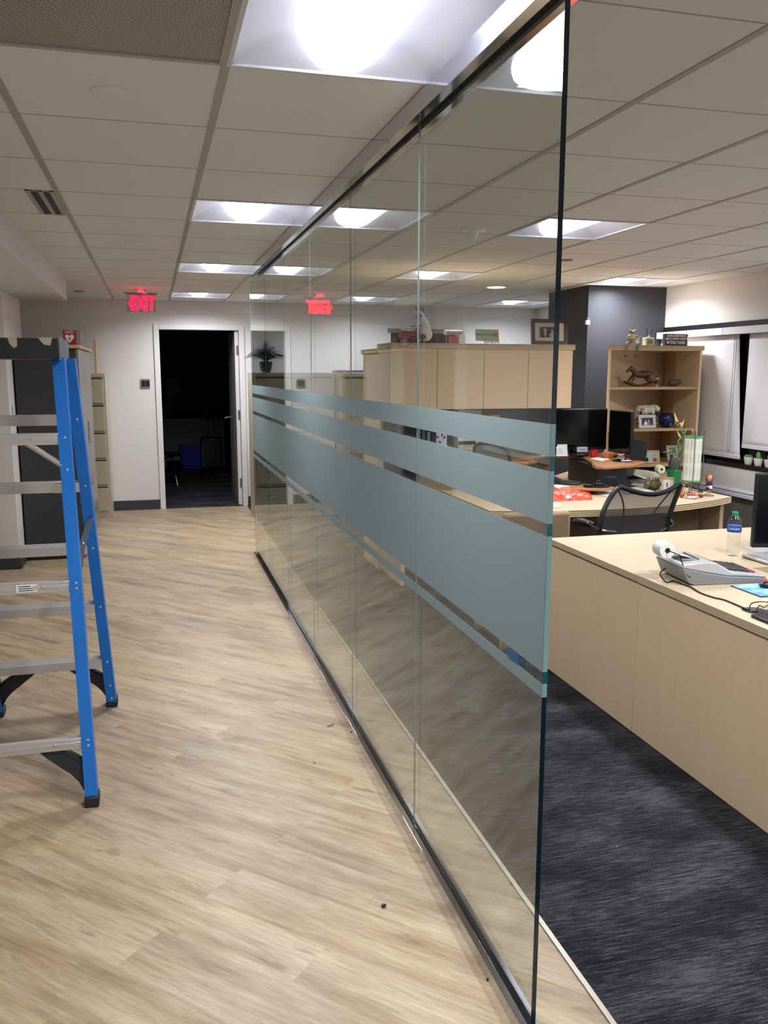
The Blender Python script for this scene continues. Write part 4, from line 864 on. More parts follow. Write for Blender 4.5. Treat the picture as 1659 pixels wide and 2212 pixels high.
def people(bg,items):
    def f(T,t,w_,h_,B):
        inw=.0
        p=MB(T).box(-w_/2*.98+inw,w_/2*.98,-.0012,-.0002,B+h_*.02,B+h_*.98).build('photograph',bg,t)
        for (x,z,s_,cl,hr2) in items:
            b=MB(T); k=h_*s_; zc=B+z*h_; y=-.0016
            b.add([(x*w_-k*.26,y,B+h_*.03),(x*w_+k*.26,y,B+h_*.03),(x*w_+k*.24,y,zc-k*.2),(x*w_+k*.1,y,zc-k*.1),(x*w_-k*.1,y,zc-k*.1),(x*w_-k*.24,y,zc-k*.2)],[tuple(range(6))],False); b.build('clothing',cl,p)
            b=MB(T); b.disc((x*w_,-.002,zc+k*.04),k*.15,k*.19); b.build('hair',hr2,p); b=MB(T); b.disc((x*w_,-.0024,zc+k*.01),k*.12,k*.155); b.build('face',SKIN,p)
    return f
# ---------------- on the hutch
def hx_(u,v=745,y=6.36): return aY(u,v,y).x
zt=HZ1
# cow on tricycle
cx0=hx_(905); t=thing('tricycle','red metal tricycle with a cart in front, ridden by the cow figurine on the hutch','figurine',(cx0,6.36,zt))
XA=lambda u: aY(u,745,6.36).x
def wheel(b,x,y,r,z0,rt=.0035,sp=6):
    b.tube([(x+r*math.cos(k*math.pi/8),y,z0+r+r*math.sin(k*math.pi/8)) for k in range(16)],rt,5,True)
    for k in range(sp): a=k*math.pi/sp; b.tube([(x-r*math.cos(a),y,z0+r-r*math.sin(a)),(x+r*math.cos(a),y,z0+r+r*math.sin(a))],.0012,4)
for (u,y) in ((872,6.32),(888,6.30),(872,6.42),(888,6.42),(926,6.36)):
    b=MB(); wheel(b,XA(u),y,.026 if u<900 else .031,zt+.002); b.build('wheel',CARTR if u>900 else DKMET,t)
b=MB(); xa,xb=XA(864),XA(898); b.box(xa,xb,6.31,6.41,zt+.042,zt+.046); 
for q in ((xa,xb,6.31,6.315),(xa,xb,6.405,6.41),(xa,xa+.005,6.31,6.41),(xb-.005,xb,6.31,6.41)): b.box(*q,zt+.042,zt+.092)
b.build('cart',CARTR,t,bev=.002)
b=MB(); b.tube([(xb,6.36,zt+.045),(XA(910),6.36,zt+.033),(XA(926),6.36,zt+.033)],.004,6); b.tube([(XA(910),6.36,zt+.035),(XA(917),6.36,zt+.075),(XA(926),6.36,zt+.033)],.003,6); b.tube([(xb,6.36,zt+.05),(XA(900),6.36,zt+.12)],.003,6); b.tube([(xb-.01,6.32,zt+.06),(XA(889),6.32,zt+.115),(XA(901),6.34,zt+.122)],.0025,5); b.tube([(XA(900),6.31,zt+.12),(XA(900),6.41,zt+.12)],.003,6); b.ell((XA(917),6.36,zt+.078),(.022,.012,.005),10); b.build('tricycle_frame',CARTR,t)
b=MB(); rnd=random.Random(5)
for i in range(16): b.ell((xa+.012+rnd.random()*(xb-xa-.024),6.32+rnd.random()*.08,zt+.094+rnd.random()*.01),(.010,.010,.009),8)
g_=b.build('white_cargo',PAPER,t); g_['kind']='stuff'
cowm=bpy.data.materials.new('cow_hide'); cowm.use_nodes=True; nt=cowm.node_tree; tc=nt.nodes.new('ShaderNodeTexCoord'); mpp=nt.nodes.new('ShaderNodeMapping'); mpp.inputs['Location'].default_value=(.31,.2,.47); nt.links.new(tc.outputs['Object'],mpp.inputs['Vector']); n=streaks(nt,mpp.outputs['Vector'],(0,0,0),(1,1,1),17,1,.4); spz=nt.nodes.new('ShaderNodeSeparateXYZ'); nt.links.new(tc.outputs['Object'],spz.inputs[0]); lt=nt.nodes.new('ShaderNodeMath'); lt.operation='LESS_THAN'; lt.inputs[1].default_value=.115; nt.links.new(spz.outputs['Z'],lt.inputs[0]); mz=nt.nodes.new('ShaderNodeMath'); mz.operation='MULTIPLY'; nt.links.new(lt.outputs[0],mz.inputs[0]); nt.links.new(n.outputs['Fac'],mz.inputs[1]); r=ramp(nt,mz.outputs[0],[(.0,(240,238,234)),(.60,(240,238,234)),(.61,(30,30,32))]); nt.links.new(r.outputs['Color'],nt.nodes['Principled BSDF'].inputs['Base Color'])
P_=lambda u,v,dy=0: (lambda q:(q.x,6.36+dy,q.z))(aY(u,v,6.36))
t=thing('cow_figurine','white cow figurine with black patches riding the red tricycle on the hutch','figurine',P_(918,735))
b=MB(); 
b.ell(P_(920,722),(.052,.045,.055),14); b.ell(P_(916,700),(.040,.036,.055),14,(0,-.35,0)); b.ell(P_(919,711),(.045,.040,.045),14); b.ell(P_(909,684),(.028,.028,.035),12); b.ell(P_(905,674),(.024,.024,.020),12); b.tube([P_(903,674),P_(896,675),P_(890,673)],[.018,.014,.011],10); 
for s_ in (-.02,.025): b.tube([P_(910,692,s_),P_(902,700,s_),P_(895,704,s_*1.3)],[.014,.011,.008],8); b.tube([P_(920,730,s_*1.3),P_(908,728,s_*1.6),P_(911,738,s_*1.6)],[.022,.016,.008],8)
b.build('body',cowm,t,remesh=.0045)
for s_ in (-.02,.025): MB().ell(P_(893,704,s_*1.3),(.010,.008,.007),8).build('hoof',BLACKP,t); MB().ell(P_(911,739,s_*1.6),(.009,.008,.007),8).build('hoof',BLACKP,t)
b=MB(); b.lathe([(.001,.018),(.020,.012),(.027,.0),(.027,-.004),(.001,-.004)],P_(903,668),14); b.build('cap_hat',mat('cap_pink',(206,90,98),.6),t); MB().ell(P_(914,669),(.010,.012,.018),8).build('ear_bow',mat('blue_bow',(60,110,210),.5),t)
b=MB(); b.tube([(P_(905,683)[0]+.026*math.cos(k*math.pi/6),6.36+.03*math.sin(k*math.pi/6),P_(905,683)[2]+.006*math.cos(k*math.pi/6)) for k in range(12)],.006,6,True); b.build('neck_scarf',mat('blue_bow',(60,110,210),.5),t)
# acrylic box with red card + striped roll on top
xa,xb=XA(959),XA(999); t=thing('acrylic_holder','clear acrylic box holding a red pack beside the tricycle on the hutch','holder',((xa+xb)/2,6.36,zt))
b=MB(); 
for q in ((xa,xa+.003,6.30,6.42,zt,zt+.068),(xb-.003,xb,6.30,6.42,zt,zt+.068),(xa,xb,6.30,6.42,zt+.065,zt+.068)): b.box(*q)
b.build('clear_walls',ACRY,t)
b=MB()
for q in ((xa,6.30),(xb,6.30)): b.bar((q[0],q[1],zt),(q[0],q[1],zt+.069),.002,.002)
b.bar((xa,6.30,zt+.069),(xb,6.30,zt+.069),.002,.002,(0,1,0)); b.build('bright_edges',PAPER,t)
xm=XA(979); t=thing('red_pack','small red printed pack inside the clear acrylic box','pack',(xm,6.34,zt)); MB().box(xm-.034,xm+.032,6.325,6.37,zt,zt+.057).build('carton',mat('red_carton',(208,74,58),.5),t,bev=.002); b=MB()
for k in range(3): b.tube([(xm-.022+.014*j,6.3245,zt+.012+.012*k+.003*(j%2)) for j in range(4)],.0022,4)
b.build('printed_pattern',mat('dark_red_print',(150,34,34),.5),t)
stp=bpy.data.materials.new('striped_cloth'); stp.use_nodes=True; nt=stp.node_tree; tc=nt.nodes.new('ShaderNodeTexCoord'); wv=nt.nodes.new('ShaderNodeTexChecker'); wv.inputs['Scale'].default_value=70; wv.inputs['Color1'].default_value=c3(232,226,220); wv.inputs['Color2'].default_value=c3(206,150,146); nt.links.new(tc.outputs['Object'],wv.inputs['Vector']); nt.links.new(wv.outputs['Color'],nt.nodes['Principled BSDF'].inputs['Base Color'])
b=MB()
for k in range(9): x=xa+.012+(xb-xa-.024)*k/8; b.ell((x,6.36,zt+.089),(.013,.045,.020),10)
o=b.build('folded_cloth',stp,None,(xm,6.36,zt+.07),remesh=.004); tag(o,'rolled red and white checked cloth lying on the clear acrylic box','cloth')
# arrow tray on easel
t=thing('easel','small white wooden easel holding the pale green arrow tray','easel',(XA(1057),6.38,zt))
for u in (1048,1053,1062,1069,1077):
    b=MB(); b.bar((XA(u),6.345,zt),(XA(u),6.37,zt+.03),.007,.005,(0,1,0)); b.build('leg',PAPER if u!=1062 else BLACKP,t)
b=MB(); b.bar((XA(1044),6.352,zt+.018),(XA(1078),6.352,zt+.018),.01,.006,(0,1,0)); b.build('ledge',PAPER,t)
t=thing('arrow_tray','pale green tray painted with a red feathered arrow, propped on the hutch','tray',(XA(1053),6.37,zt+.03))
T=Matrix.Translation((XA(1053),6.362,zt+.026))@Matrix.Rotation(R(-12),4,'X')@Matrix.Rotation(R(1),4,'Y'); w_=(XA(1080)-XA(1029))/2
b=MB(T); b.prismY([(-w_,.01),(-w_+.008,.0),(w_-.008,0),(w_,.01),(w_,.095),(-w_,.095)],0,.008); b.build('plate',mat('tray_green',(176,190,156),.4),t,bev=.003); b=MB(T); b.bar((-w_+.02,-.001,.050),(w_-.02,-.001,.052),.003,.002,(0,1,0)); b.prismY([(-w_+.010,.05),(-w_+.028,.058),(-w_+.022,.05),(-w_+.028,.042)],-.002,-.0002); b.build('arrow_shaft',mat('arrow_dark',(60,50,46),.6),t); b=MB(T); b.prismY([(w_-.06,.052),(w_-.045,.066),(w_-.008,.066),(w_-.02,.052),(w_-.008,.038),(w_-.045,.038)],-.002,-.0002); b.build('arrow_feathers',mat('arrow_red',(196,110,104),.6),t)
# framed couple
def couple(T,t,w_,h_,B):
    m1=MB(T).box(-w_/2,w_/2,-.001,0,B,B+h_).build('mat_board',mat('mat_cream',(214,208,190),.8),t)
    ww,hh=w_*.66,h_*.58; z0=B+h_*.20; p=MB(T).box(-ww/2,ww/2,-.0018,-.001,z0,z0+hh).build('photograph',mat('photo_maroon',(70,40,38),.4),t)
    for (x,s_,cl,hc) in ((-.20,1.0,mat('suit_black',(24,24,28),.7),mat('hair_grey',(120,104,92),.7)),(.13,.85,mat('dress_pink',(208,170,172),.7),mat('hair_light',(146,112,90),.7))):
        xx=x*ww*1.1; b=MB(T); b.add([(xx-.04*s_,-.0022,z0),(xx+.04*s_,-.0022,z0),(xx+.035*s_,-.0022,z0+hh*.38*s_),(xx,-.0022,z0+hh*.5*s_),(xx-.035*s_,-.0022,z0+hh*.38*s_)],[(0,1,2,3,4)],False); b.build('clothing',cl,p)
        if s_==1.0: b=MB(T); b.add([(xx-.012,-.0024,z0+hh*.42),(xx+.012,-.0024,z0+hh*.42),(xx+.004,-.0024,z0)],[(0,1,2)],False); b.build('shirt_front',PAPER,p); b=MB(T); b.add([(xx-.003,-.0026,z0+hh*.38),(xx+.003,-.0026,z0+hh*.38),(xx+.004,-.0026,z0+.01)],[(0,1,2)],False); b.build('tie',NAVY,p)
        b=MB(T); b.disc((xx,-.0026,z0+hh*.68*s_),.017*s_,.021*s_); b.build('hair',hc,p); b=MB(T); b.disc((xx,-.0029,z0+hh*.65*s_),.0135*s_,.018*s_); b.build('face',SKIN,p)
xa,xb=XA(1146),XA(1223); frame('large dark wooden frame with a couple photo at the right end of the hutch',((xa+xb)/2,6.34,zt+.001),xb-xa,.205,-2,MAROON,couple,.030,tilt=-7,dep=.02)
# things under the hutch, seen in the clear stripes
yt=6.516
def pinned(u0,v0,u1,v1,m_,lab,cat='paper',y=yt,name='pinned_paper'):
    a,c=aY(u0,v0,y),aY(u1,v1,y); o=MB().box(a.x,c.x,y-.002,y,min(a.z,c.z),max(a.z,c.z)).build(name,m_,None,((a.x+c.x)/2,y,(a.z+c.z)/2)); tag(o,lab,cat); return o
pinned(990,886,1038,960,PAPER,'large white sheet pinned under the hutch, left of the pink note')
pinned(1051,894,1061,908,mat('pink_note',(222,120,130),.7),'small pink note pinned under the hutch beside a white slip'); pinned(1061,896,1079,912,PAPER,'small white slip pinned beside the pink note under the hutch')
o=pinned(1082,884,1138,912,mat('photo_bluegrey',(112,120,150),.4,var=.3,vscale=30),'bluish photo print pinned under the hutch above the dark objects','photo'); 
pinned(990,953,1027,990,CREAM,'cream card with a drawn bow and arrow standing under the hutch','card')
a=aY(865,926,6.50); o_=bpy.data.objects.get('pinned_card') or o
a0_,a1_=aY(1000,972,yt-.004),aY(1014,962,yt-.004); MB().tube(CR([(a0_.x-.01,yt-.004,a0_.z-.02),(a0_.x,yt-.004,a0_.z+.02),(a1_.x,yt-.004,a1_.z),(a1_.x+.03,yt-.004,a1_.z-.02)]),.002,5).build('drawn_bow',GREYPL,o)
t=thing('wall_clock','small round pale dial pinned at the left under the hutch','clock',(a.x,6.50,a.z)); b=MB(); b.lathe([(.001,0),(.045,0),(.045,.008),(.001,.008)],(0,0,0),20); b.v=[Vector((v.x+a.x,6.508-v.z,v.y+a.z)) for v in b.v]; b.build('dial',mat('dial_pale',(170,176,178),.5),t); MB().bar((a.x,6.499,a.z),(a.x+.02,6.499,a.z+.015),.002,.003,(0,1,0)).build('hand',BLACKP,t)
a=aY(912,930,6.2); T=RZ(a.x,6.2,DT,0); t=thing('paper_organizer','white sheets with purple and red marks held upright in a rack on the desk end','paper',(a.x+.1,6.2,DT))
MB().box(a.x,a.x+.20,6.20,6.204,DT+.0,1.27).build('sheet',PAPER,t); b=MB()
for k,(u,v) in enumerate(((928,948),(936,950),(945,944),(955,940),(960,945),(950,955))): q=aY(u,v,6.2); b.ell((q.x,6.199,q.z),(.008,.001,.013),8,(0,k,0))
b.build('printed_marks',mat('purple_ink',(96,70,150),.6),t)
a=aY(876,930,6.05); t=thing('file_rack','black upright file rack on the desk end behind the frosted bands','rack',(a.x,6.2,DT)); MB().box(1.90,2.06,6.10,6.45,DT,1.25).build('body',BLACKP,t,bev=.004)
for k in range(4): MB().box(1.905+.04*k,1.925+.04*k,6.085,6.10,DT,1.2-.02*k).build('divider',mat('rack_blue',(46,54,84),.5) if k%2 else GREYPL,t)
# mesh office chair seen in the stripe, desk phone, pen cup
t=thing('second_task_chair','dark curved chair back seen through the clear stripe between frosted bands','chair',(2.75,5.95,0)); 
P=[aY(u,v,6.0) for u,v in ((1024,975),(1030,960),(1050,956),(1075,962),(1092,972),(1101,990),(1096,1020),(1060,1040),(1030,1010))]
MB().tube(CR(P,4,True),.012,8,True).build('back_frame',BLACKP,t); b=MB(); b.add([p+Vector((0,.004,0)) for p in P],[tuple(range(len(P)))],False); b.build('mesh_back',mesh_fabric('chair_mesh_b',(96,98,98),.8),t)
MB().tube([aY(1060,1040,6.0),Vector((aY(1060,1040,6.0).x,6.02,DT+.01))],.012,8).build('support',BLACKP,t)
a=aZ(1110,1010,DT+.0); T=RZ(a.x,a.y,DT,15); t=thing('desk_phone','black desk phone with a keypad seen through the glass beside the pen cup','telephone',(a.x,a.y,DT))
b=MB(T); prof_y=[(-.1,0),(.1,0),(.1,.09),(.06,.10),(-.1,.03)]; b.add([(-.10,y,z) for y,z in prof_y]+[(.10,y,z) for y,z in prof_y],[(0,1,2,3,4),(9,8,7,6,5)]+[(i,5+i,5+(i+1)%5,(i+1)%5) for i in range(5)],False); b.build('base',BLACKP,t,bev=.004); b=MB(T)
for i in range(3):
    for j in range(4): b.box(-.03+.024*i,-.015+.024*i,-.06+.03*j,-.045+.03*j,.048+.0131*j,.056+.0131*j)
b.build('keypad',SILV,t); MB(T).tube([(-.075,-.09,.06),(-.075,0,.11),(-.075,.09,.13)],.018,8).build('handset',BLACKP,t)
a=aZ(1184,1032,DT); t=thing('tape_holder','red topped clear desk cup just left of the glass edge','cup',(a.x,a.y,DT)); MB().lathe([(.001,0),(.036,0),(.038,.10),(.034,.10),(.033,.01),(.001,.01)],(a.x,a.y,DT),16).build('cup',mat('cup_red',(196,60,62),.4),t); MB().tube([(a.x,a.y,DT+.01),(a.x+.02,a.y,DT+.17)],.004,6).build('pen',NAVY,t)
b=MB(); p1=[aZ(u,v,DT+.002) for u,v in ((1110,1030),(1150,1018),(1178,1020),(1180,1030),(1140,1036))]; b.prism([(p.x,p.y) for p in p1][::-1],DT+.0005,DT+.004); o=b.build('notepad',CREAM,None,(p1[0].x,p1[0].y,DT)); tag(o,'cream notepad lying on the desk behind the near glass panel','notepad')

# ---------------- sit stand riser with monitors
RZT=.93
t=thing('desk_riser','orange wood sit stand desk riser on a black base carrying the two monitors','riser',(3.45,6.1,DT))
pl=[(2.60,6.02),(2.75,5.95),(2.86,6.02),(2.90,6.25),(3.0,6.36),(3.18,6.40),(3.30,6.34),(3.36,6.22),(3.24,5.86),(3.14,5.66),(3.12,5.58),(3.17,5.53),(3.45,5.60),(3.62,5.74),(3.80,6.02),(3.93,6.30),(3.70,6.48),(2.9,6.48),(2.6,6.3)]
MB().prism(pl[::1],RZT-.026,RZT).build('platform',OAKR,t,bev=.008)
MB().prism([(3.22,5.72),(3.45,5.70),(3.70,6.0),(3.55,6.45),(3.30,6.35)],DT+.002,RZT-.027).build('lift_body',mat('riser_black',(24,25,30),.5),t); MB().box(2.7,2.85,6.05,6.40,DT+.002,RZT-.027).build('side_arm',BLACKP,t)
b=MB(); q0=aY(1303,1034,5.70); b.text('VARIDESK',.022,faceT(3.318,5.709,DT+.095,-5),.0012); b.build('lettering',GREYPL,t)
tr=thing('keyboard_tray','wooden tray with a black keyboard platform in front of the riser','tray',(3.0,5.75,DT)); MB().prism([(2.62,5.62),(3.12,5.42),(3.24,5.50),(3.22,5.58),(2.95,6.02),(2.62,6.02)],DT+.03,DT+.05).build('board',OAKR,tr,bev=.006)
for q in ((2.75,5.85),(3.0,5.7)): MB().box(q[0],q[0]+.04,q[1],q[1]+.04,DT,DT+.03).build('bracket',BLACKP,tr)
kb=thing('keyboard','black computer keyboard on the wooden tray','keyboard',(2.88,5.85,DT+.05)); T=RZ(2.90,5.83,DT+.05,-42); MB(T).box(-.22,.22,-.07,.07,0,.014).build('case',BLACKP,kb,bev=.004); b=MB(T)
for i in range(15):
    for j in range(5): b.box(-.20+.027*i,-.178+.027*i,-.055+.023*j,-.037+.023*j,.014,.019)
g_=b.build('keys',mat('key_dark',(34,34,40),.4),kb); g_['kind']='stuff'
q=aZ(1228,1040,DT+.052); 
wp=thing('wrist_mouse_pad','black wrist rest mouse pad at the front of the wooden tray','mouse pad',(3.12,5.56,DT+.05)); MB().lathe([(.001,0),(.085,0),(.088,.004),(.082,.008),(.001,.008)],(3.13,5.55,DT+.051),24).build('pad',BLACKC,wp); MB().ell((3.04,5.54,DT+.064),(.035,.05,.010),12).build('wrist_rest',BLACKC,wp)
ms=thing('computer_mouse','black mouse with a shiny blue top on the wrist rest mouse pad','mouse',(3.14,5.56,DT+.06)); MB().ell((3.14,5.55,DT+.068),(.052,.034,.022),16,(0,0,.5)).build('shell',mat('mouse_gloss',(24,28,44),.12),ms); MB().box(3.125,3.155,5.556,5.564,DT+.0865,DT+.0905).build('scroll_wheel',GREYPL,ms)
def monitor(lab,x,y,a,w_,z0,z1,nx):
    T=RZ(x,y,0,a); t=thing('monitor',lab,'monitor',(x,y,RZT)); MB(T).box(0,w_,0,.03,z0,z1).build('housing',BLACKP,t,bev=.005); MB(T).box(.01,w_-.01,-.0015,0,z0+.025,z1-.012).build('screen',SCREEN,t)
    MB(T).box(w_*.5-.03,w_*.5+.03,.03,.05,RZT+.01,z1-.1).build('stand_neck',BLACKP,t); MB(T).lathe([(.001,0),(.085,0),(.085,.008),(.001,.012)],(w_*.5+nx,.05,RZT),20).build('stand_base',BLACKP,t); return t
monitor('wide black monitor facing the viewer on the riser, left one of the pair',3.045,6.32,-1,.575,.975,1.312,0)
p=aY(1357,893,6.0); monitor('black monitor turned to the right on the riser, right one of the pair',3.625,6.29,math.degrees(math.atan2(5.98-6.29,p.x-3.625)),.34,.96,1.305,0)
RQ=lambda u,v,z=RZT: aZ(u,v,z)
q=RQ(1213,987); t=thing('card_holder','white holder with printed cards beside the glass edge on the riser','holder',(3.08,6.25,RZT)); q=Vector((3.16,6.405,RZT)); q=aY(1214,978,6.28)
T=RZ(q.x,6.28,RZT,-4)@Matrix.Rotation(R(-10),4,'X'); t.location=(q.x,6.28,RZT); MB(T).box(-.035,.05,.0,.006,0,.098).build('holder_back',WHITEPL,t); c_=MB(T).box(-.048,.018,-.006,-.002,0,.082).build('card',PAPER,t); b=MB(T)
for k in range(5): b.box(-.040,.008-.008*(k%2),-.0066,-.006,.02+.01*k,.022+.01*k)
b.build('printed_lines',GREYPL,c_); MB(T).box(-.05,.05,-.02,.006,0,.006).build('holder_foot',WHITEPL,t)
q=aY(1256,982,6.22); t=thing('desk_radio','black rounded desk device with a silver face under the wide monitor','speaker',(q.x,6.22,RZT)); MB().box(q.x-.062,q.x+.062,6.20,6.29,RZT,RZT+.03).build('base',BLACKP,t,bev=.01); MB().box(q.x-.058,q.x+.058,6.215,6.27,RZT+.03,RZT+.086).build('housing',BLACKP,t,bev=.02); MB().box(q.x-.046,q.x+.05,6.209,6.2148,RZT+.036,RZT+.080).build('silver_face',SILV,t,bev=.012)
MB().box(q.x-.02,q.x+.02,6.2080,6.2092,RZT+.055,RZT+.063).build('logo_bar',GREYPL,t)
q=aY(1283,984,6.18); t=thing('red_dispenser','small red translucent dispenser beside the silver faced device','dispenser',(q.x,6.18,RZT)); MB().box(q.x-.028,q.x+.022,6.16,6.20,RZT,RZT+.045).build('body',REDP,t,bev=.006); MB().cyl((q.x,6.158,RZT+.045),(q.x,6.202,RZT+.045),.018,n=14).build('roll',REDP,t)
q=aY(1312,985,6.05); t=thing('candy_bowl','orange bowl of snacks on the riser between the monitors','bowl',(q.x,6.05,RZT)); MB().lathe([(.001,0),(.02,0),(.052,.03),(.055,.036),(.05,.034),(.02,.008),(.001,.006)],(q.x,6.05,RZT),20).build('bowl',mat('bowl_orange',(204,110,54),.3),t); b=MB()
for i in range(14): b.ell((q.x+rnd.uniform(-.03,.03),6.05+rnd.uniform(-.03,.03),RZT+.034+rnd.random()*.012),(.011,.009,.007),7,(rnd.random()*3,0,rnd.random()*3))
g_=b.build('snacks',mat('snack_mix',(196,140,100),.5,var=.5,vscale=60),t); g_['kind']='stuff'
q=RQ(1345,1000); q=Vector((3.50,5.80,RZT)); q=aY(1344,1000,5.82); t=thing('trinket_tray','round black tray holding a silver trinket dish on the riser','tray',(q.x,5.82,RZT)); MB().lathe([(.001,0),(.07,0),(.078,.006),(.074,.006),(.068,.003),(.001,.003)],(q.x,5.82,RZT),24).build('tray',BLACKP,t); b=MB(); b.ell((q.x-.01,5.82,RZT+.024),(.04,.035,.02),12); b.build('dish',CHROME,t); b=MB(); 
for i in range(9): b.ell((q.x-.02+rnd.uniform(-.02,.03),5.82+rnd.uniform(-.02,.02),RZT+.046+rnd.random()*.008),(.012,.008,.006),7,(rnd.random(),0,rnd.random()*3))
b.build('trinkets',mat('trinket_mix',(214,160,140),.3,var=.5,vscale=70),t); MB().box(q.x-.03,q.x+.05,5.775,5.79,RZT+.004,RZT+.012).build('white_pen',PAPER,t)
b=MB(); p1=[aZ(u,v,RZT+.002) for u,v in ((1275,991),(1292,987),(1318,991),(1300,996))]; b.prism([(p.x,min(p.y,6.3)) for p in p1],RZT+.0004,RZT+.003); o=b.build('note_slips',PAPER,None,(p1[0].x,p1[0].y,RZT)); tag(o,'loose white slips lying in front of the orange snack bowl','paper')
a=aY(1371,985,5.86); T=RZ(a.x,5.86,RZT,-62)@Matrix.Rotation(R(-14),4,'X'); t=thing('tablet','black tablet seen from behind, propped on the right end of the riser','tablet',(a.x,5.86,RZT)); b=MB(T); b.prismY([(-.05,0),(.09,0),(.09,.155),(-.05,.165)],0,.01); b.build('case',mat('tablet_cover',(20,22,30),.6),t,bev=.003); MB(T).bar((.02,.01,.10),(.02,.07,.012),.03,.004,(0,0,1)).build('stand_flap',BLACKP,t)
# frames at the foot of the bookcase
def pl_(bg): return people(bg,[(-.2,.55,.95,NAVY,HAIRB),(.22,.5,.9,mat('cloth_tan',(150,110,90),.8),HAIRB)])
q=aY(1408,1000,6.64); frame('gold ornate frame with two portraits below the bookcase shelves',(q.x,6.66,S3+.001),.165,.115,-12,GOLD,people(mat('photo_green',(160,176,168),.5),[(-.28,.55,.85,BLACKC,HAIRB),(.28,.5,.8,mat('cloth_rust',(130,74,60),.8),HAIRB)]),.012)
q=aY(1457,995,6.7); frame('silver frame with a black and white photo at the bookcase foot behind the plant',(q.x,6.72,S3+.001),.125,.15,8,mat('frame_silver',(190,190,192),.35,metal=.4),people(GREYPL,[(-.1,.5,.9,BLACKC,BLACKC),(.2,.42,.8,PAPER,GREYPL)]),.022)
q=aY(1375,985,6.72); frame('orange brown wooden frame half hidden behind the turned monitor',(q.x,6.76,S3+.001),.22,.155,0,mat('frame_orange',(168,98,60),.4),people(mat('photo_dim',(90,90,96),.5),[(.1,.5,.9,GREYPL,HAIRB)]),.03)
# bookcase shelf 2
def onsh(u,y,z): q=aY(u,900,y); return q.x,y,z
x,y,z=onsh(1397,6.68,S2); frame('silver rounded frame with a wedding photo on the middle bookcase shelf',(x,6.66,S2+.001),.165,.12,-4,mat('frame_silver',(190,190,192),.35,metal=.4),people(mat('photo_dark',(46,40,44),.5),[(-.12,.55,.95,PAPER,HAIRB),(.14,.6,.95,GREYPL,HAIRB)]),.028)
x,y,z=onsh(1393,6.80,S2); t=thing('flower_vase','large cream peonies with dark leaves in a vase behind the silver frame','vase',(x,y,z)); MB().lathe([(.001,0),(.035,0),(.042,.07),(.03,.10),(.026,.10),(.026,.09),(.001,.09)],(x,y,z),16).build('vase',WHITEPL,t)
def peony(cx,cy,cz,r,nm='blossom'):
    b=MB(); rd=random.Random(int(cx*1000))
    for k in range(46):
        a=rd.random()*6.28; ph=math.acos(rd.uniform(-.35,1)); rr=r*rd.uniform(.62,.92); b.ell((cx+rr*math.sin(ph)*math.cos(a),cy+rr*math.sin(ph)*math.sin(a),cz+rr*.8*math.cos(ph)),(r*.34,r*.30,r*.10),8,(ph*math.sin(a)*-1,ph*math.cos(a),a))
    b.build(nm,PETAL,t)
peony(x+.005,y-.04,z+.150,.062); peony(x-.035,y+.0,z+.165,.045); peony(x+.085,y+.0,z+.165,.05)
b=MB()
for k,(dx,dz) in enumerate(((-.12,.06),(-.10,.02),(-.09,.10),(.10,.08),(.13,.11),(.12,.05))):
    p0=Vector((x,y,z+.09)); p1_=Vector((x+dx,y-.02,z+dz)); m_=(p0+p1_)/2+Vector((0,0,.02)); b.add([p0,m_+Vector((0,0,.028)),p1_,m_-Vector((0,.01,.02))],[(0,1,2,3)],False)
lf=b.build('leaves',LEAFD,t); md=lf.modifiers.new('s','SOLIDIFY'); md.thickness=.002
x,y,z=onsh(1440,6.72,S2); t=thing('glass_bowl','round dark blue glass bowl on the middle bookcase shelf','bowl',(x,y,z)); MB().lathe([(.001,0),(.035,0),(.06,.025),(.072,.06),(.066,.10),(.052,.122),(.056,.128),(.05,.126),(.06,.1),(.066,.06),(.001,.01)],(x,y,z),26).build('bowl',BLUEGL,t); MB().ell((x+.002,y-.066,z+.03),(.016,.006,.018),10).build('green_ornament',mat('sea_green',(40,90,80),.3),t)
x,y,z=onsh(1474,6.66,S2); frame('small red square frame with a white card at the right of the middle shelf',(x,6.66,S2+.001),.062,.062,6,REDP,lambda T,t,w_,h_,B: MB(T).box(-w_/2,w_/2,-.002,0,B,B+h_).build('card',PAPER,t),.012)
x,y,z=onsh(1458,6.65,S2); t=thing('small_trinket','tiny dark purple trinket between the blue bowl and the red frame','trinket',(x,y,z)); b=MB(); b.ell((x,y,z+.010),(.013,.01,.010),8); b.ell((x+.008,y,z+.02),(.007,.007,.007),8); b.build('body',PURP,t)
x,y,z=onsh(1363,6.68,S2); t=thing('perfume_bottle','tiny brown bottle at the left end of the middle shelf behind the monitor','bottle',(x,y,z)); MB().lathe([(.001,0),(.014,0),(.014,.025),(.006,.034),(.005,.055),(.001,.055)],(x,y,z),12).build('bottle',mat('brown_glass',(96,44,40),.2),t)
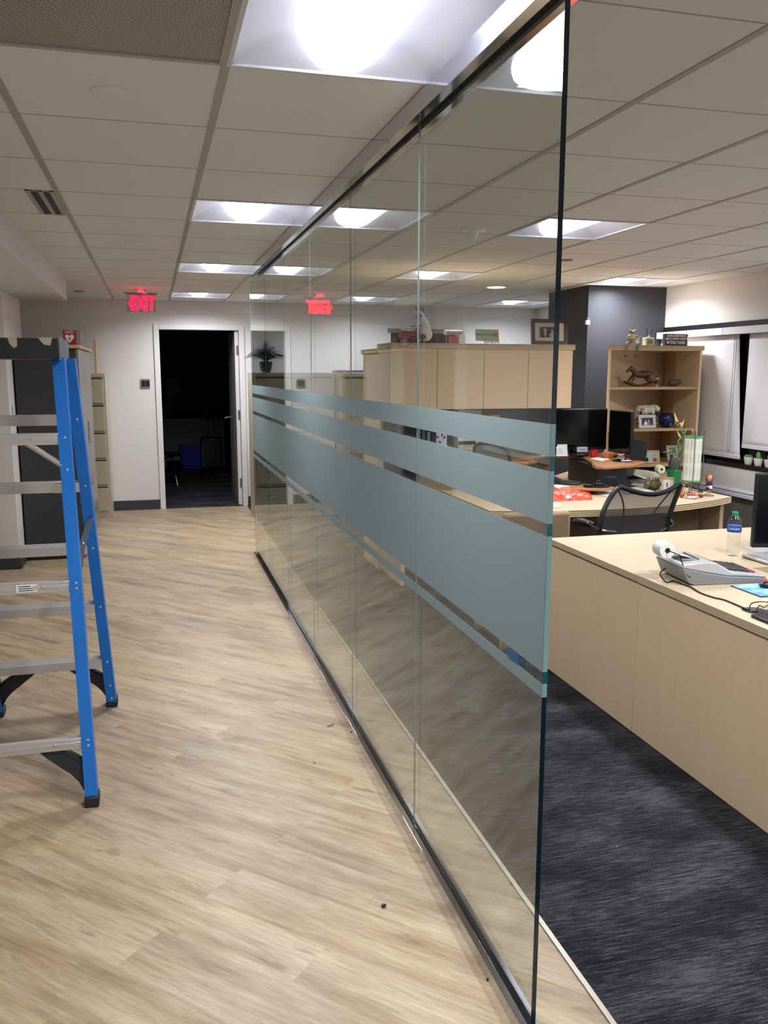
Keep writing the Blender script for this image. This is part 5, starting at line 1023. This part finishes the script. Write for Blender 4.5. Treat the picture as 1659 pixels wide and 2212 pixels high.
# bookcase shelf 1: rocking horse, doll, pig
def onsh1(u): return aY(u,820,6.70).x
x0=onsh1(1352); x1=onsh1(1414); t=thing('rocking_horse','carved brown rocking horse on the top bookcase shelf','figurine',((x0+x1)/2,6.70,S1))
q_=lambda u,v,dy=0: Vector((aY(u,v,6.70).x,6.70+dy,aY(u,v,6.70).z+.0))
b=MB(); b.ell(q_(1384,809),(.085,.035,.032),16,(0,.06,0)); b.ell(q_(1398,808),(.04,.034,.032),12); b.tube([q_(1372,806),q_(1366,798),q_(1362,795)],[.026,.022,.018],10); b.tube([q_(1364,796),q_(1357,800),q_(1353,803)],[.018,.014,.010],10); b.ell(q_(1364,792),(.006,.01,.010),8); b.tube([q_(1403,803),q_(1411,806),q_(1414,812)],[.010,.008,.004],6)
b.build('body',mat('horse_brown',(92,54,40),.5,var=.4,vscale=45),t,remesh=.005)
for dy in (-.03,.03):
    b=MB(); b.tube([q_(1370,812,dy),q_(1362,822,dy),q_(1358,829,dy)],[.014,.010,.008],8); b.build('leg',BROWNW,t); b=MB(); b.tube([q_(1396,813,dy),q_(1403,822,dy),q_(1408,826,dy)],[.014,.010,.008],8); b.build('leg',BROWNW,t)
    b=MB(); b.tube([Vector((x0-.005+(x1-x0)*k/8,6.70+dy,S1+.010+.035*(2*k/8-1)**2)) for k in range(9)],.0095,6); b.build('rocker',BROWNW,t)
MB().ell(q_(1388,805),(.03,.037,.02),12).build('saddle',mat('saddle_green',(48,56,58),.5),t)
x=onsh1(1413); t=thing('small_doll','tiny doll in a dark red dress standing beside the rocking horse','figurine',(x,6.65,S1)); zz=S1
b=MB(); b.tube([(x,6.65,zz+.0),(x,6.65,zz+.03)],[.010,.008],8); b.build('legs',SKIN,t); MB().lathe([(.016,.022),(.013,.05),(.007,.06),(.001,.06)],(x,6.65,zz),12).build('dress',mat('dress_red',(98,32,34),.6),t); h_=MB().ell((x,6.65,zz+.072),(.014,.013,.014),12).build('head',SKIN,t); MB().ell((x,6.653,zz+.082),(.015,.013,.010),10).build('hair',mat('hair_dark',(60,30,24),.7),h_)
x=onsh1(1453); t=thing('painted_pig','small carved pig painted red and green at the right of the top shelf','figurine',(x,6.68,S1)); b=MB(); b.ell((x,6.68,S1+.034),(.056,.036,.032),16); b.ell((x+.045,6.675,S1+.040),(.022,.022,.02),10); b.tube([(x+.055,6.67,S1+.038),(x+.075,6.668,S1+.036)],[.012,.010],8)
for dy in (-.015,.015): b.ell((x+.045,6.68+dy,S1+.062),(.007,.006,.009),6)
pm2=bpy.data.materials.new('pig_paint'); pm2.use_nodes=True; nt=pm2.node_tree; tc=nt.nodes.new('ShaderNodeTexCoord'); sp=nt.nodes.new('ShaderNodeSeparateXYZ'); nt.links.new(tc.outputs['Object'],sp.inputs[0]); mr=nt.nodes.new('ShaderNodeMapRange'); mr.inputs['From Min'].default_value=0; mr.inputs['From Max'].default_value=.07; nt.links.new(sp.outputs['Z'],mr.inputs['Value']); r=ramp(nt,mr.outputs[0],[(.0,(120,44,36)),(.28,(120,44,36)),(.36,(84,66,46)),(.9,(60,74,66))]); nt.links.new(r.outputs['Color'],nt.nodes['Principled BSDF'].inputs['Base Color'])
b.build('body',pm2,t,(0,0,0),remesh=.0045)
# bookcase top: frog, diffuser, sign
x=aY(1366,745,6.62).x; F=lambda u,v,dy=0: (lambda q: Vector((q.x,6.60+dy,q.z)))(aY(u,v,6.60)); t=thing('frog_figurine','seated frog figurine in a yellow shirt dangling its legs over the bookcase top','figurine',(x,6.60,BZ))
b=MB(); b.ell(F(1366,735,.02),(.026,.02,.034),12); b.tube([F(1362,740),F(1352,744,-.02),F(1351,756,-.03),F(1347,768,-.03)],[.013,.011,.009,.009],8); b.tube([F(1371,740),F(1377,742,-.02),F(1373,756,-.03),F(1370,766,-.03)],[.013,.012,.010,.009],8); b.ell(F(1366,718,-.0),(.030,.024,.016),12); b.ell(F(1361,714),(.012,.012,.010),8); b.ell(F(1372,714),(.012,.012,.010),8)
b.tube([F(1359,726),F(1354,734,-.02),F(1364,739,-.03)],[.009,.008,.007],6); b.tube([F(1373,726),F(1382,729,-.02),F(1372,735,-.03)],[.009,.008,.007],6)
b.build('body',mat('frog_green',(122,124,96),.5,var=.25,vscale=60),t,remesh=.004)
b=MB(); b.ell(F(1366,727,.018),(.031,.024,.020),12); b.build('yellow_shirt',mat('shirt_yellow',(206,190,92),.7),t); b=MB(); b.ell(F(1356,741,-.01),(.022,.018,.012),10); b.build('pink_shorts',mat('shorts_pink',(200,130,128),.7),t); b=MB(); b.ell(F(1376,740,-.01),(.022,.018,.012),10); b.build('pink_shorts',mat('shorts_pink',(200,130,128),.7),t)
for u,v in ((1347,769),(1370,769)): MB().ell(F(u,v,-.04),(.012,.026,.009),10).build('shoe',mat('shoe_brown',(110,72,60),.5),t)
MB().box(F(1367,738,-.04).x,F(1373,738,-.04).x,6.55,6.56,F(1366,742).z,F(1366,734).z).build('book',PAPER,t)
x=aY(1400,745,6.66).x; t=thing('reed_diffuser','square glass reed diffuser with dark sticks on the bookcase top','diffuser',(x,6.66,BZ)); MB().box(x-.043,x+.043,6.63,6.69,BZ,BZ+.068).build('glass_block',mat('pale_glass',(184,182,164),.1),t,bev=.006); MB().box(x-.028,x+.028,6.6295,6.63,BZ+.012,BZ+.05).build('label',mat('label_olive',(120,116,92),.6),t); MB().lathe([(.014,.068),(.014,.088),(.010,.088),(.010,.07)],(x,6.66,BZ),14).build('neck',WHITEPL,t)
for dx,dz in ((-.035,.15),(-.028,.15),(-.03,.145),(.04,.14),(.035,.138)): MB().tube([(x,6.66,BZ+.02),(x+dx,6.66+dx*.3,BZ+dz)],.0022,5).build('reed',BLACKP,t)
xa,xb=aY(1436.5,740,6.66).x,aY(1484,740,6.66).x; t=thing('word_block','small black box sign with white capitals on the bookcase top','sign',((xa+xb)/2,6.68,BZ)); MB().box(xa,xb,6.66,6.70,BZ,BZ+.104).build('block',[BLACKP],t,bev=.001)
MB().box(xb,xb+.012,6.66,6.72,BZ,BZ+.104).build('pale_side',PAPER,t); b=MB(); cxm=(xa+xb)/2
for s_,z_,sx_ in (('AS LONG AS EVERYTHING IS',.086,.66),('EXACTLY THE WAY I WANT IT',.060,.64),("I'M TOTALLY FLEXIBLE",.028,.72)): b.text(s_,.026 if z_>.05 else .036,faceT(cxm,6.6595,BZ+z_),.0003,sx=(.58 if z_>.05 else .52),off=.0006)
b.build('white_lettering',PAPER,t)
# little tag on the column corner
q=aY(1271,694,7.36); t=thing('wall_tag','small blue and white tag fixed to the charcoal column corner','tag',(q.x,7.38,q.z)); MB().box(q.x-.014,q.x+.022,7.37,7.398,q.z-.03,q.z+.01).build('white_part',PAPER,t,bev=.002); MB().box(q.x-.006,q.x+.016,7.372,7.396,q.z+.01,q.z+.032).build('blue_cap',mat('tag_blue',(60,60,160),.5),t,bev=.004)
# ---------------- loose things on the bow desk
D=lambda u,v: aZ(u,v,DT)
q=D(1492,1078); t=thing('table_lamp','tall white leaf print cylinder lamp on four thin metal rods','lamp',(3.72,5.33,DT)); lx,ly=aY(1495,1000,5.36).x,5.36
zt_,zb_=aY(1493,944,5.36).z,aY(1493,1038,5.36).z; r_=.062
shm=bpy.data.materials.new('leaf_print'); shm.use_nodes=True; nt=shm.node_tree; bs=nt.nodes['Principled BSDF']; bs.inputs['Base Color'].default_value=c3(226,228,218); bs.inputs['Roughness'].default_value=.6
MB().lathe([(r_,zb_-DT),(r_,zt_-DT),(r_-.002,zt_-DT),(r_-.002,zb_-DT)],(lx,ly,DT),28).build('shade',shm,t)
for z_ in (zt_,zb_): MB().lathe([(r_+.003,-.006),(r_+.003,.006),(r_-.004,.006),(r_-.004,-.006)],(lx,ly,z_),28).build('green_rim',mat('rim_green',(96,160,96),.5),t)
b=MB()
for k in range(6):
    a=math.atan2(-ly,-lx)+(-1.1+.44*k)
    def pp_(a_,z_): return Vector((lx+(r_+.0006)*math.cos(a_),ly+(r_+.0006)*math.sin(a_),z_))
    for s0,s1 in ((.04,.36),(.40,.66),(.70,.97)):
        z0_,z1_=zb_+(zt_-zb_)*s0,zb_+(zt_-zb_)*s1
        b.tube([pp_(a,z0_),pp_(a,z1_-.01)],.0009,4)
        for j in range(5): zz=z1_-.012-j*.012; b.tube([pp_(a,zz-.02),pp_(a+.2,zz)],.0008,4); 
b.build('leaf_pattern',mat('leaf_line',(150,184,130),.6),t)
for k in range(4):
    a=math.atan2(-ly,-lx)+.15+k*math.pi/2; c,s_=math.cos(a),math.sin(a); b=MB(); rr=r_+.008
    b.tube(CR([(lx+(rr+.012)*c,ly+(rr+.012)*s_,zt_+.045),(lx+rr*c,ly+rr*s_,zt_+.005),(lx+(rr+.008)*c,ly+(rr+.008)*s_,(zt_+zb_)/2),(lx+rr*c,ly+rr*s_,zb_),(lx+(rr-.02)*c,ly+(rr-.02)*s_,zb_-.05),(lx+(rr-.005)*c,ly+(rr-.005)*s_,DT+.002)]),.0035,6); b.build('rod',mat('rod_grey',(120,120,112),.35,metal=.7),t)
MB().cyl((lx,ly,zb_+.01),(lx,ly,zb_+.06),.015).build('bulb_socket',GREYPL,t)
# bamboo in green pot
gx,gy=aY(1455,1040,5.72).x,5.72; t=thing('bamboo_plant','lucky bamboo with pale leaves in a green pot beside the leaf print lamp','plant',(gx,gy,DT))
MB().lathe([(.001,0),(.045,0),(.055,.13),(.052,.134),(.046,.13),(.044,.11),(.001,.11)],(gx,gy,DT),22).build('pot',GREENP,t); MB().lathe([(.040,.11),(.044,.19),(.030,.23),(.001,.23)],(gx-.005,gy,DT),16).build('pebble_jar',mat('pebble_dark',(66,72,58),.3,var=.5,vscale=90),t)
b=MB(); G=lambda u,v: (lambda q: Vector((q.x,gy,q.z)))(aY(u,v,gy)); b.tube(CR([G(1456,1010),G(1462,985),G(1469,965),G(1464,955),G(1472,945),G(1476,958),G(1470,972)]),.006,6); b.tube(CR([G(1462,1000),G(1478,975),G(1480,945),G(1473,935),G(1468,915)]),.0048,6); b.build('stalks',LEAFM,t)
for (u0,v0,u1,v1,w__,m_) in ((1466,925,1456,890,.014,LEAFY),(1470,930,1478,905,.008,LEAFY),(1468,915,1459,912,.007,PAPER),(1472,950,1462,930,.010,LEAFY),(1474,945,1484,925,.009,LEAFM),(1462,972,1440,980,.008,LEAFM),(1462,972,1425,978,.007,LEAFM)):
    a,c=G(u0,v0),G(u1,v1); d=(c-a); n_=Vector((-d.z,0,d.x)).normalized()*w__; b=MB(); b.add([a,a+d*.4+n_,c,a+d*.4-n_],[(0,1,2,3)],False); o=b.build('leaf',m_,t); md=o.modifiers.new('s','SOLIDIFY'); md.thickness=.002
# candle cup
q=D(1442,1062); cx_,cy_=aY(1442,1050,5.55).x,5.55; t=thing('candle_jar','white jar with a wooden lid and a small print beside the olive glass jars','jar',(cx_,cy_,DT)); MB().lathe([(.001,0),(.040,0),(.044,.088),(.001,.088)],(cx_,cy_,DT),22).build('jar',WHITEPL,t); MB().lathe([(.001,.088),(.046,.088),(.046,.097),(.001,.097)],(cx_,cy_,DT),22).build('wooden_lid',MAPEDG,t); b=MB(); a=math.atan2(-cy_,-cx_); b.box(cx_-.032,cx_-.024,cy_-.036,cy_-.034,DT+.03,DT+.065); b.build('print_mark',PURP,t)
q=aY(1409,1055,5.62); t=thing('bear_jar','olive green glass jars shaped like bears behind the chair back','jar',(q.x,5.62,DT)); 
for k,dx in enumerate((-.04,.0,.042)):
    b=MB(); y_=5.62-(.02 if k==1 else 0); b.ell((q.x+dx,y_,DT+.036),(.030,.027,.036),12); b.ell((q.x+dx,y_,DT+.078),(.018,.017,.017),10); b.ell((q.x+dx-.013,y_,DT+.094),(.006,.005,.006),6); b.ell((q.x+dx+.013,y_,DT+.094),(.006,.005,.006),6); b.build('bear',OLIVE,t,remesh=.004)
# beige adding machine
q=aY(1398,1035,6.0); T=RZ(q.x+.02,6.05,DT,-8); t=thing('adding_machine','cream adding machine with a paper roll below the bookcase foot','calculator',(q.x,6.05,DT)); b=MB(T); b.prismY([(-.12,0),(.12,0),(.12,.045),(.08,.075),(-.10,.10),(-.12,.09)],-.01,.14); b.build('housing',mat('cream_plastic',(206,200,176),.5),t,bev=.008)
b=MB(T); b.box(-.11,.08,-.09,-.01,0,.03); b.build('key_deck',mat('grey_blue',(110,114,126),.5),t,bev=.004); b=MB(T)
for i in range(7):
    for j in range(3): b.box(-.10+.025*i,-.083+.025*i,-.085+.024*j,-.068+.024*j,.03,.038)
b.build('keys',WHITEPL,t); b=MB(T); b.cyl((.125,-.012,.10),(.125,.05,.10),.032,n=22); rr=b.build('paper_roll',CREAM,t); MB(T).cyl((.125,-.0135,.10),(.125,-.012,.10),.010,n=14).build('roll_core',DKMET,rr); MB(T).bar((.125,.06,.10),(.10,.06,.03),.01,.01).build('roll_arm',GREYPL,t)
# papers
def flat(pts,m_,lab,cat,th=.002,name='paper_sheet',z=0):
    P=[aZ(u,v,DT+z+th) for u,v in pts]; b=MB(); pts2=[(p.x,p.y) for p in P]; A=sum(pts2[i][0]*pts2[(i+1)%len(pts2)][1]-pts2[(i+1)%len(pts2)][0]*pts2[i][1] for i in range(len(pts2)))
    if A<0: pts2=pts2[::-1]
    b.prism(pts2,DT+z+.0004,DT+z+th); c=sum((p for p in P),Vector())/len(P); o=b.build(name,m_,None,(c.x,c.y,DT+z)); tag(o,lab,cat); return o
flat(((1304,1052),(1330,1044),(1420,1055),(1415,1064),(1325,1060)),mat('folder_dark',(70,72,84),.6),'dark grey folder lying behind the mesh chair','folder',.004,'folder')
flat(((1274,1062),(1312,1056),(1345,1064),(1322,1076)),mat('brochure_print',(206,212,214),.5,var=.25,vscale=40),'colourful brochure sheet at the desk middle left of the chair','paper',.003,'brochure',.001)
flat(((1335,1058),(1380,1050),(1414,1062),(1412,1068),(1350,1064)),mat('magazine_print',(196,198,204),.5,var=.2,vscale=50),'glossy magazine lying on the dark folder behind the chair','magazine',.004,'magazine',.0045)
flat(((1240,1036),(1300,1040),(1305,1050),(1262,1054)),mat('placemat_tan',(190,166,132),.6),'tan paper mat lying in front of the wooden keyboard tray','paper',.001,'paper_mat')
b=MB(); A=[aZ(u,v,DT+z_) for u,v,z_ in ((1317,1044,.004),(1346,1040,.012),(1385,1045,.03),(1400,1036,.075),(1368,1026,.09),(1350,1036,.05))]; b.add(A,[(0,1,5),(1,2,3,4,5)],False); o=b.build('open_book',PAPER,None,(A[0].x,A[0].y,DT)); md=o.modifiers.new('s','SOLIDIFY'); md.thickness=.006; tag(o,'open white ring bound pages propped in front of the cream adding machine','book')
# bag and cloth
q=aZ(1235,1085,DT); t=thing('shopping_bag','crumpled orange shopping bag with white lettering at the left of the desk front','bag',(2.72,5.12,DT)); from mathutils import noise
p0,p1,p2,p3=D(1190,1084),D(1280,1080),D(1276,1064),D(1195,1060); n=36; m_=18; V=[]; F=[]; MI=[]
for i in range(n+1):
    for j in range(m_+1):
        u,v=i/n,j/m_; P=(p0*(1-u)+p1*u)*(1-v)+(p3*(1-u)+p2*u)*v
        edge=min(1,min(u+.05,1-u)/.10,min(v,1-v)/.16)**.5 if 0<v<1 and u<1 else 0
        h=(.060-.040*u+.012*noise.noise(Vector((u*6,v*4,1)))+.010*abs(noise.noise(Vector((u*13,v*9,4)))))*edge
        V.append((P.x,P.y+.010*noise.noise(Vector((u*9,v*5,9))),DT+.001+max(0,h)))
b=MB()
for i in range(n):
    for j in range(m_): a=i*(m_+1)+j; b.m=1 if (j>m_*.55 and i<n*.42) else 0; F=[(a,a+m_+1,a+m_+2,a+1)]; b.add([V[k] for k in F[0]],[(0,1,2,3)],True)
bg=b.build('bag_body',[ORNG,mat('bag_white',(228,222,220),.4)],t); wl=bg.modifiers.new('w','WELD'); wl.merge_threshold=.0005
q=D(1229,1082); b=MB(); b.text('EM',.034,Matrix.Translation((q.x,q.y+.012,DT+.022))@Matrix.Rotation(R(62),4,'X'),.006,off=.001); b.build('white_lettering',PAPER,t)
b=MB()
for k in range(9): u=1196+k*5; q=aZ(u,1058-abs(k-3)*.4,DT); b.ell((q.x,q.y,DT+.052-.004*k),(.05,.05,.050-.004*k),10)
o=b.build('dark_garment',DKCL,None,(2.8,5.5,DT),remesh=.007); tag(o,'folded dark navy garment behind the orange bag','clothing')
q=aY(1204,1084,4.98); o=MB().box(q.x-.03,q.x+.025,4.98,5.03,DT,DT+.03).build('white_carton',PAPER,None,(q.x,5,DT),bev=.005); tag(o,'small white carton beside the glass edge in front of the orange bag','box')
# right hand trinkets
q=aY(1493,1075,5.14); t=thing('red_button','red push button on a silver round base in front of the lamp','button',(q.x,5.14,DT)); MB().lathe([(.001,0),(.042,0),(.043,.012),(.036,.022),(.001,.022)],(q.x,5.14,DT),24).build('base',SILV,t); MB().ell((q.x,5.14,DT+.022),(.032,.032,.016),18).build('button_cap',REDP,t); MB().box(q.x-.018,q.x+.018,5.0965,5.099,DT+.003,DT+.010).build('base_print',GREYPL,t)
q=aY(1473,1062,5.20); t=thing('copper_ball','copper coloured bauble left of the red button','ornament',(q.x,5.2,DT)); MB().ell((q.x,5.2,DT+.020),(.020,.020,.020),14).build('ball',mat('copper',(190,110,70),.2,metal=.8),t); MB().cyl((q.x,5.2,DT+.038),(q.x,5.2,DT+.046),.006,n=8).build('cap',GOLD,t)
for (u,v,yy,m_,lab) in ((1489,1060,5.28,mat('blue_bead',(50,90,140),.3),'small blue bead ornament behind the red button'),(1495,1068,5.20,mat('green_bead',(70,110,70),.2,metal=.5),'small green bead ornament right of the red button')):
    q=aY(u,v,yy); t=thing('bead_ornament',lab,'ornament',(q.x,yy,DT)); b=MB(); b.ell((q.x,yy,DT+.011),(.011,.011,.011),10); b.ell((q.x+.012,yy+.006,DT+.008),(.008,.008,.008),8); b.ell((q.x,yy,DT+.025),(.008,.008,.008),8); b.build('beads',m_,t,remesh=.003)
q=aY(1512,1072,5.16); t=thing('jingle_bells','cluster of gold and brown bells at the foot of the lamp','ornament',(q.x,5.16,DT)); rd=random.Random(2)
for k in range(7): MB().ell((q.x+rd.uniform(-.03,.03),5.16+rd.uniform(-.015,.015),DT+.010+rd.random()*.010),(.010,.010,.010),10).build('bell',GOLD if k%2 else mat('bell_brown',(130,70,50),.25,metal=.6),t)
# bobblehead
q=aY(1530,1071,5.22); x,y=q.x,5.22; t=thing('bobblehead','bobblehead figurine of a person in a navy jacket and black skirt holding a white paper','figurine',(x,y,DT)); MB().lathe([(.001,0),(.038,0),(.038,.009),(.001,.010)],(x,y,DT),20).build('base',GREYPL,t)
b=MB()
for s_ in (-.009,.009): b.tube([(x+s_,y,DT+.01),(x+s_,y,DT+.045)],[.0055,.007],8); b.ell((x+s_,y-.006,DT+.012),(.007,.012,.005),8)
b.ell((x,y,DT+.075),(.019,.013,.03),12); b.tube([(x-.016,y,DT+.092),(x-.024,y-.002,DT+.07),(x-.008,y-.016,DT+.066)],[.007,.006,.005],8); b.tube([(x+.016,y,DT+.092),(x+.024,y-.002,DT+.07),(x+.008,y-.016,DT+.066)],[.007,.006,.005],8); b.cyl((x,y,DT+.098),(x,y,DT+.112),.006); b.ell((x,y,DT+.130),(.022,.020,.026),14); b.ell((x,y-.020,DT+.129),(.003,.005,.004),6)
bd_=b.build('body',SKIN,t,remesh=.0028)
MB().lathe([(.020,.046),(.019,.07),(.016,.078),(.001,.078)],(x,y,DT),16).build('skirt',BLACKC,t); b=MB(); b.ell((x,y,DT+.087),(.0215,.0155,.020),12); b.tube([(x-.016,y,DT+.094),(x-.0245,y-.002,DT+.072)],[.009,.008],8); b.tube([(x+.016,y,DT+.094),(x+.0245,y-.002,DT+.072)],[.009,.008],8); b.build('jacket',NAVY,t); MB().box(x-.012,x+.012,y-.022,y-.020,DT+.055,DT+.078).build('paper',PAPER,t)
b=MB(); b.ell((x,y+.006,DT+.138),(.026,.021,.024),12); b.ell((x-.021,y+.002,DT+.124),(.008,.015,.022),8); b.ell((x+.021,y+.002,DT+.124),(.008,.015,.022),8); b.build('hair',HAIRB,t)
for s_ in (-.008,.008): MB().ell((x+s_,y-.0195,DT+.134),(.0028,.002,.0022),6).build('eye',BLACKP,t)
MB().box(x-.006,x+.006,y-.0205,y-.0185,DT+.119,DT+.1205).build('mouth',mat('lip',(180,70,70),.5),t)
# lamp flex
q1_=aY(1492,1045,5.5); P=[Vector((lx,ly+.02,zb_)),Vector((lx+.02,5.5,DT+.07)),Vector((lx+.10,5.42,DT+.02)),Vector((lx+.12,5.38,DT+.004)),Vector((3.90,5.55,DT+.004))]; o=MB().tube(CR(P),.003,6).build('lamp_cord',DKMET,None,P[2]); tag(o,'dark flex trailing from the lamp over the desk corner','cord')
# specks of debris on the floor
for k,(u,v,r__,lab,fm) in enumerate(((829,1960,.009,'dark lump of debris on the wood floor left of the glass track','d'),(716,1570,.010,'thin dark curl of debris on the wood floor by the track','c'),(679,1649,.004,'tiny dark speck on the wood floor, left of the curl','d'),(757,1583,.004,'tiny dark speck touching the floor track','d'),(79,1281,.006,'small dark crumb on the floor seen between the ladder steps','d'),(1053,2118,.005,'small dark speck beside the floor track at the bottom','d'),(1333,1829,.002,'tiny white speck on the dark carpet','w'),(1477,1697,.002,'tiny white speck on the carpet before the maple panels','w'))):
    q=aZ(u,v,0); b=MB()
    if fm=='c': b.tube([(q.x-.02,q.y,.003),(q.x-.005,q.y+.006,.004),(q.x+.012,q.y+.016,.004),(q.x+.016,q.y+.024,.003)],.0018,5)
    else: b.ell((q.x,q.y,.001+r__*.6),(r__,r__*.8,r__*.6),6,(0,0,k))
    o=b.build('debris',BLACKP if fm!='w' else PAPER,None,(q.x,q.y,0)); tag(o,lab,'debris','bits of debris on the floor')
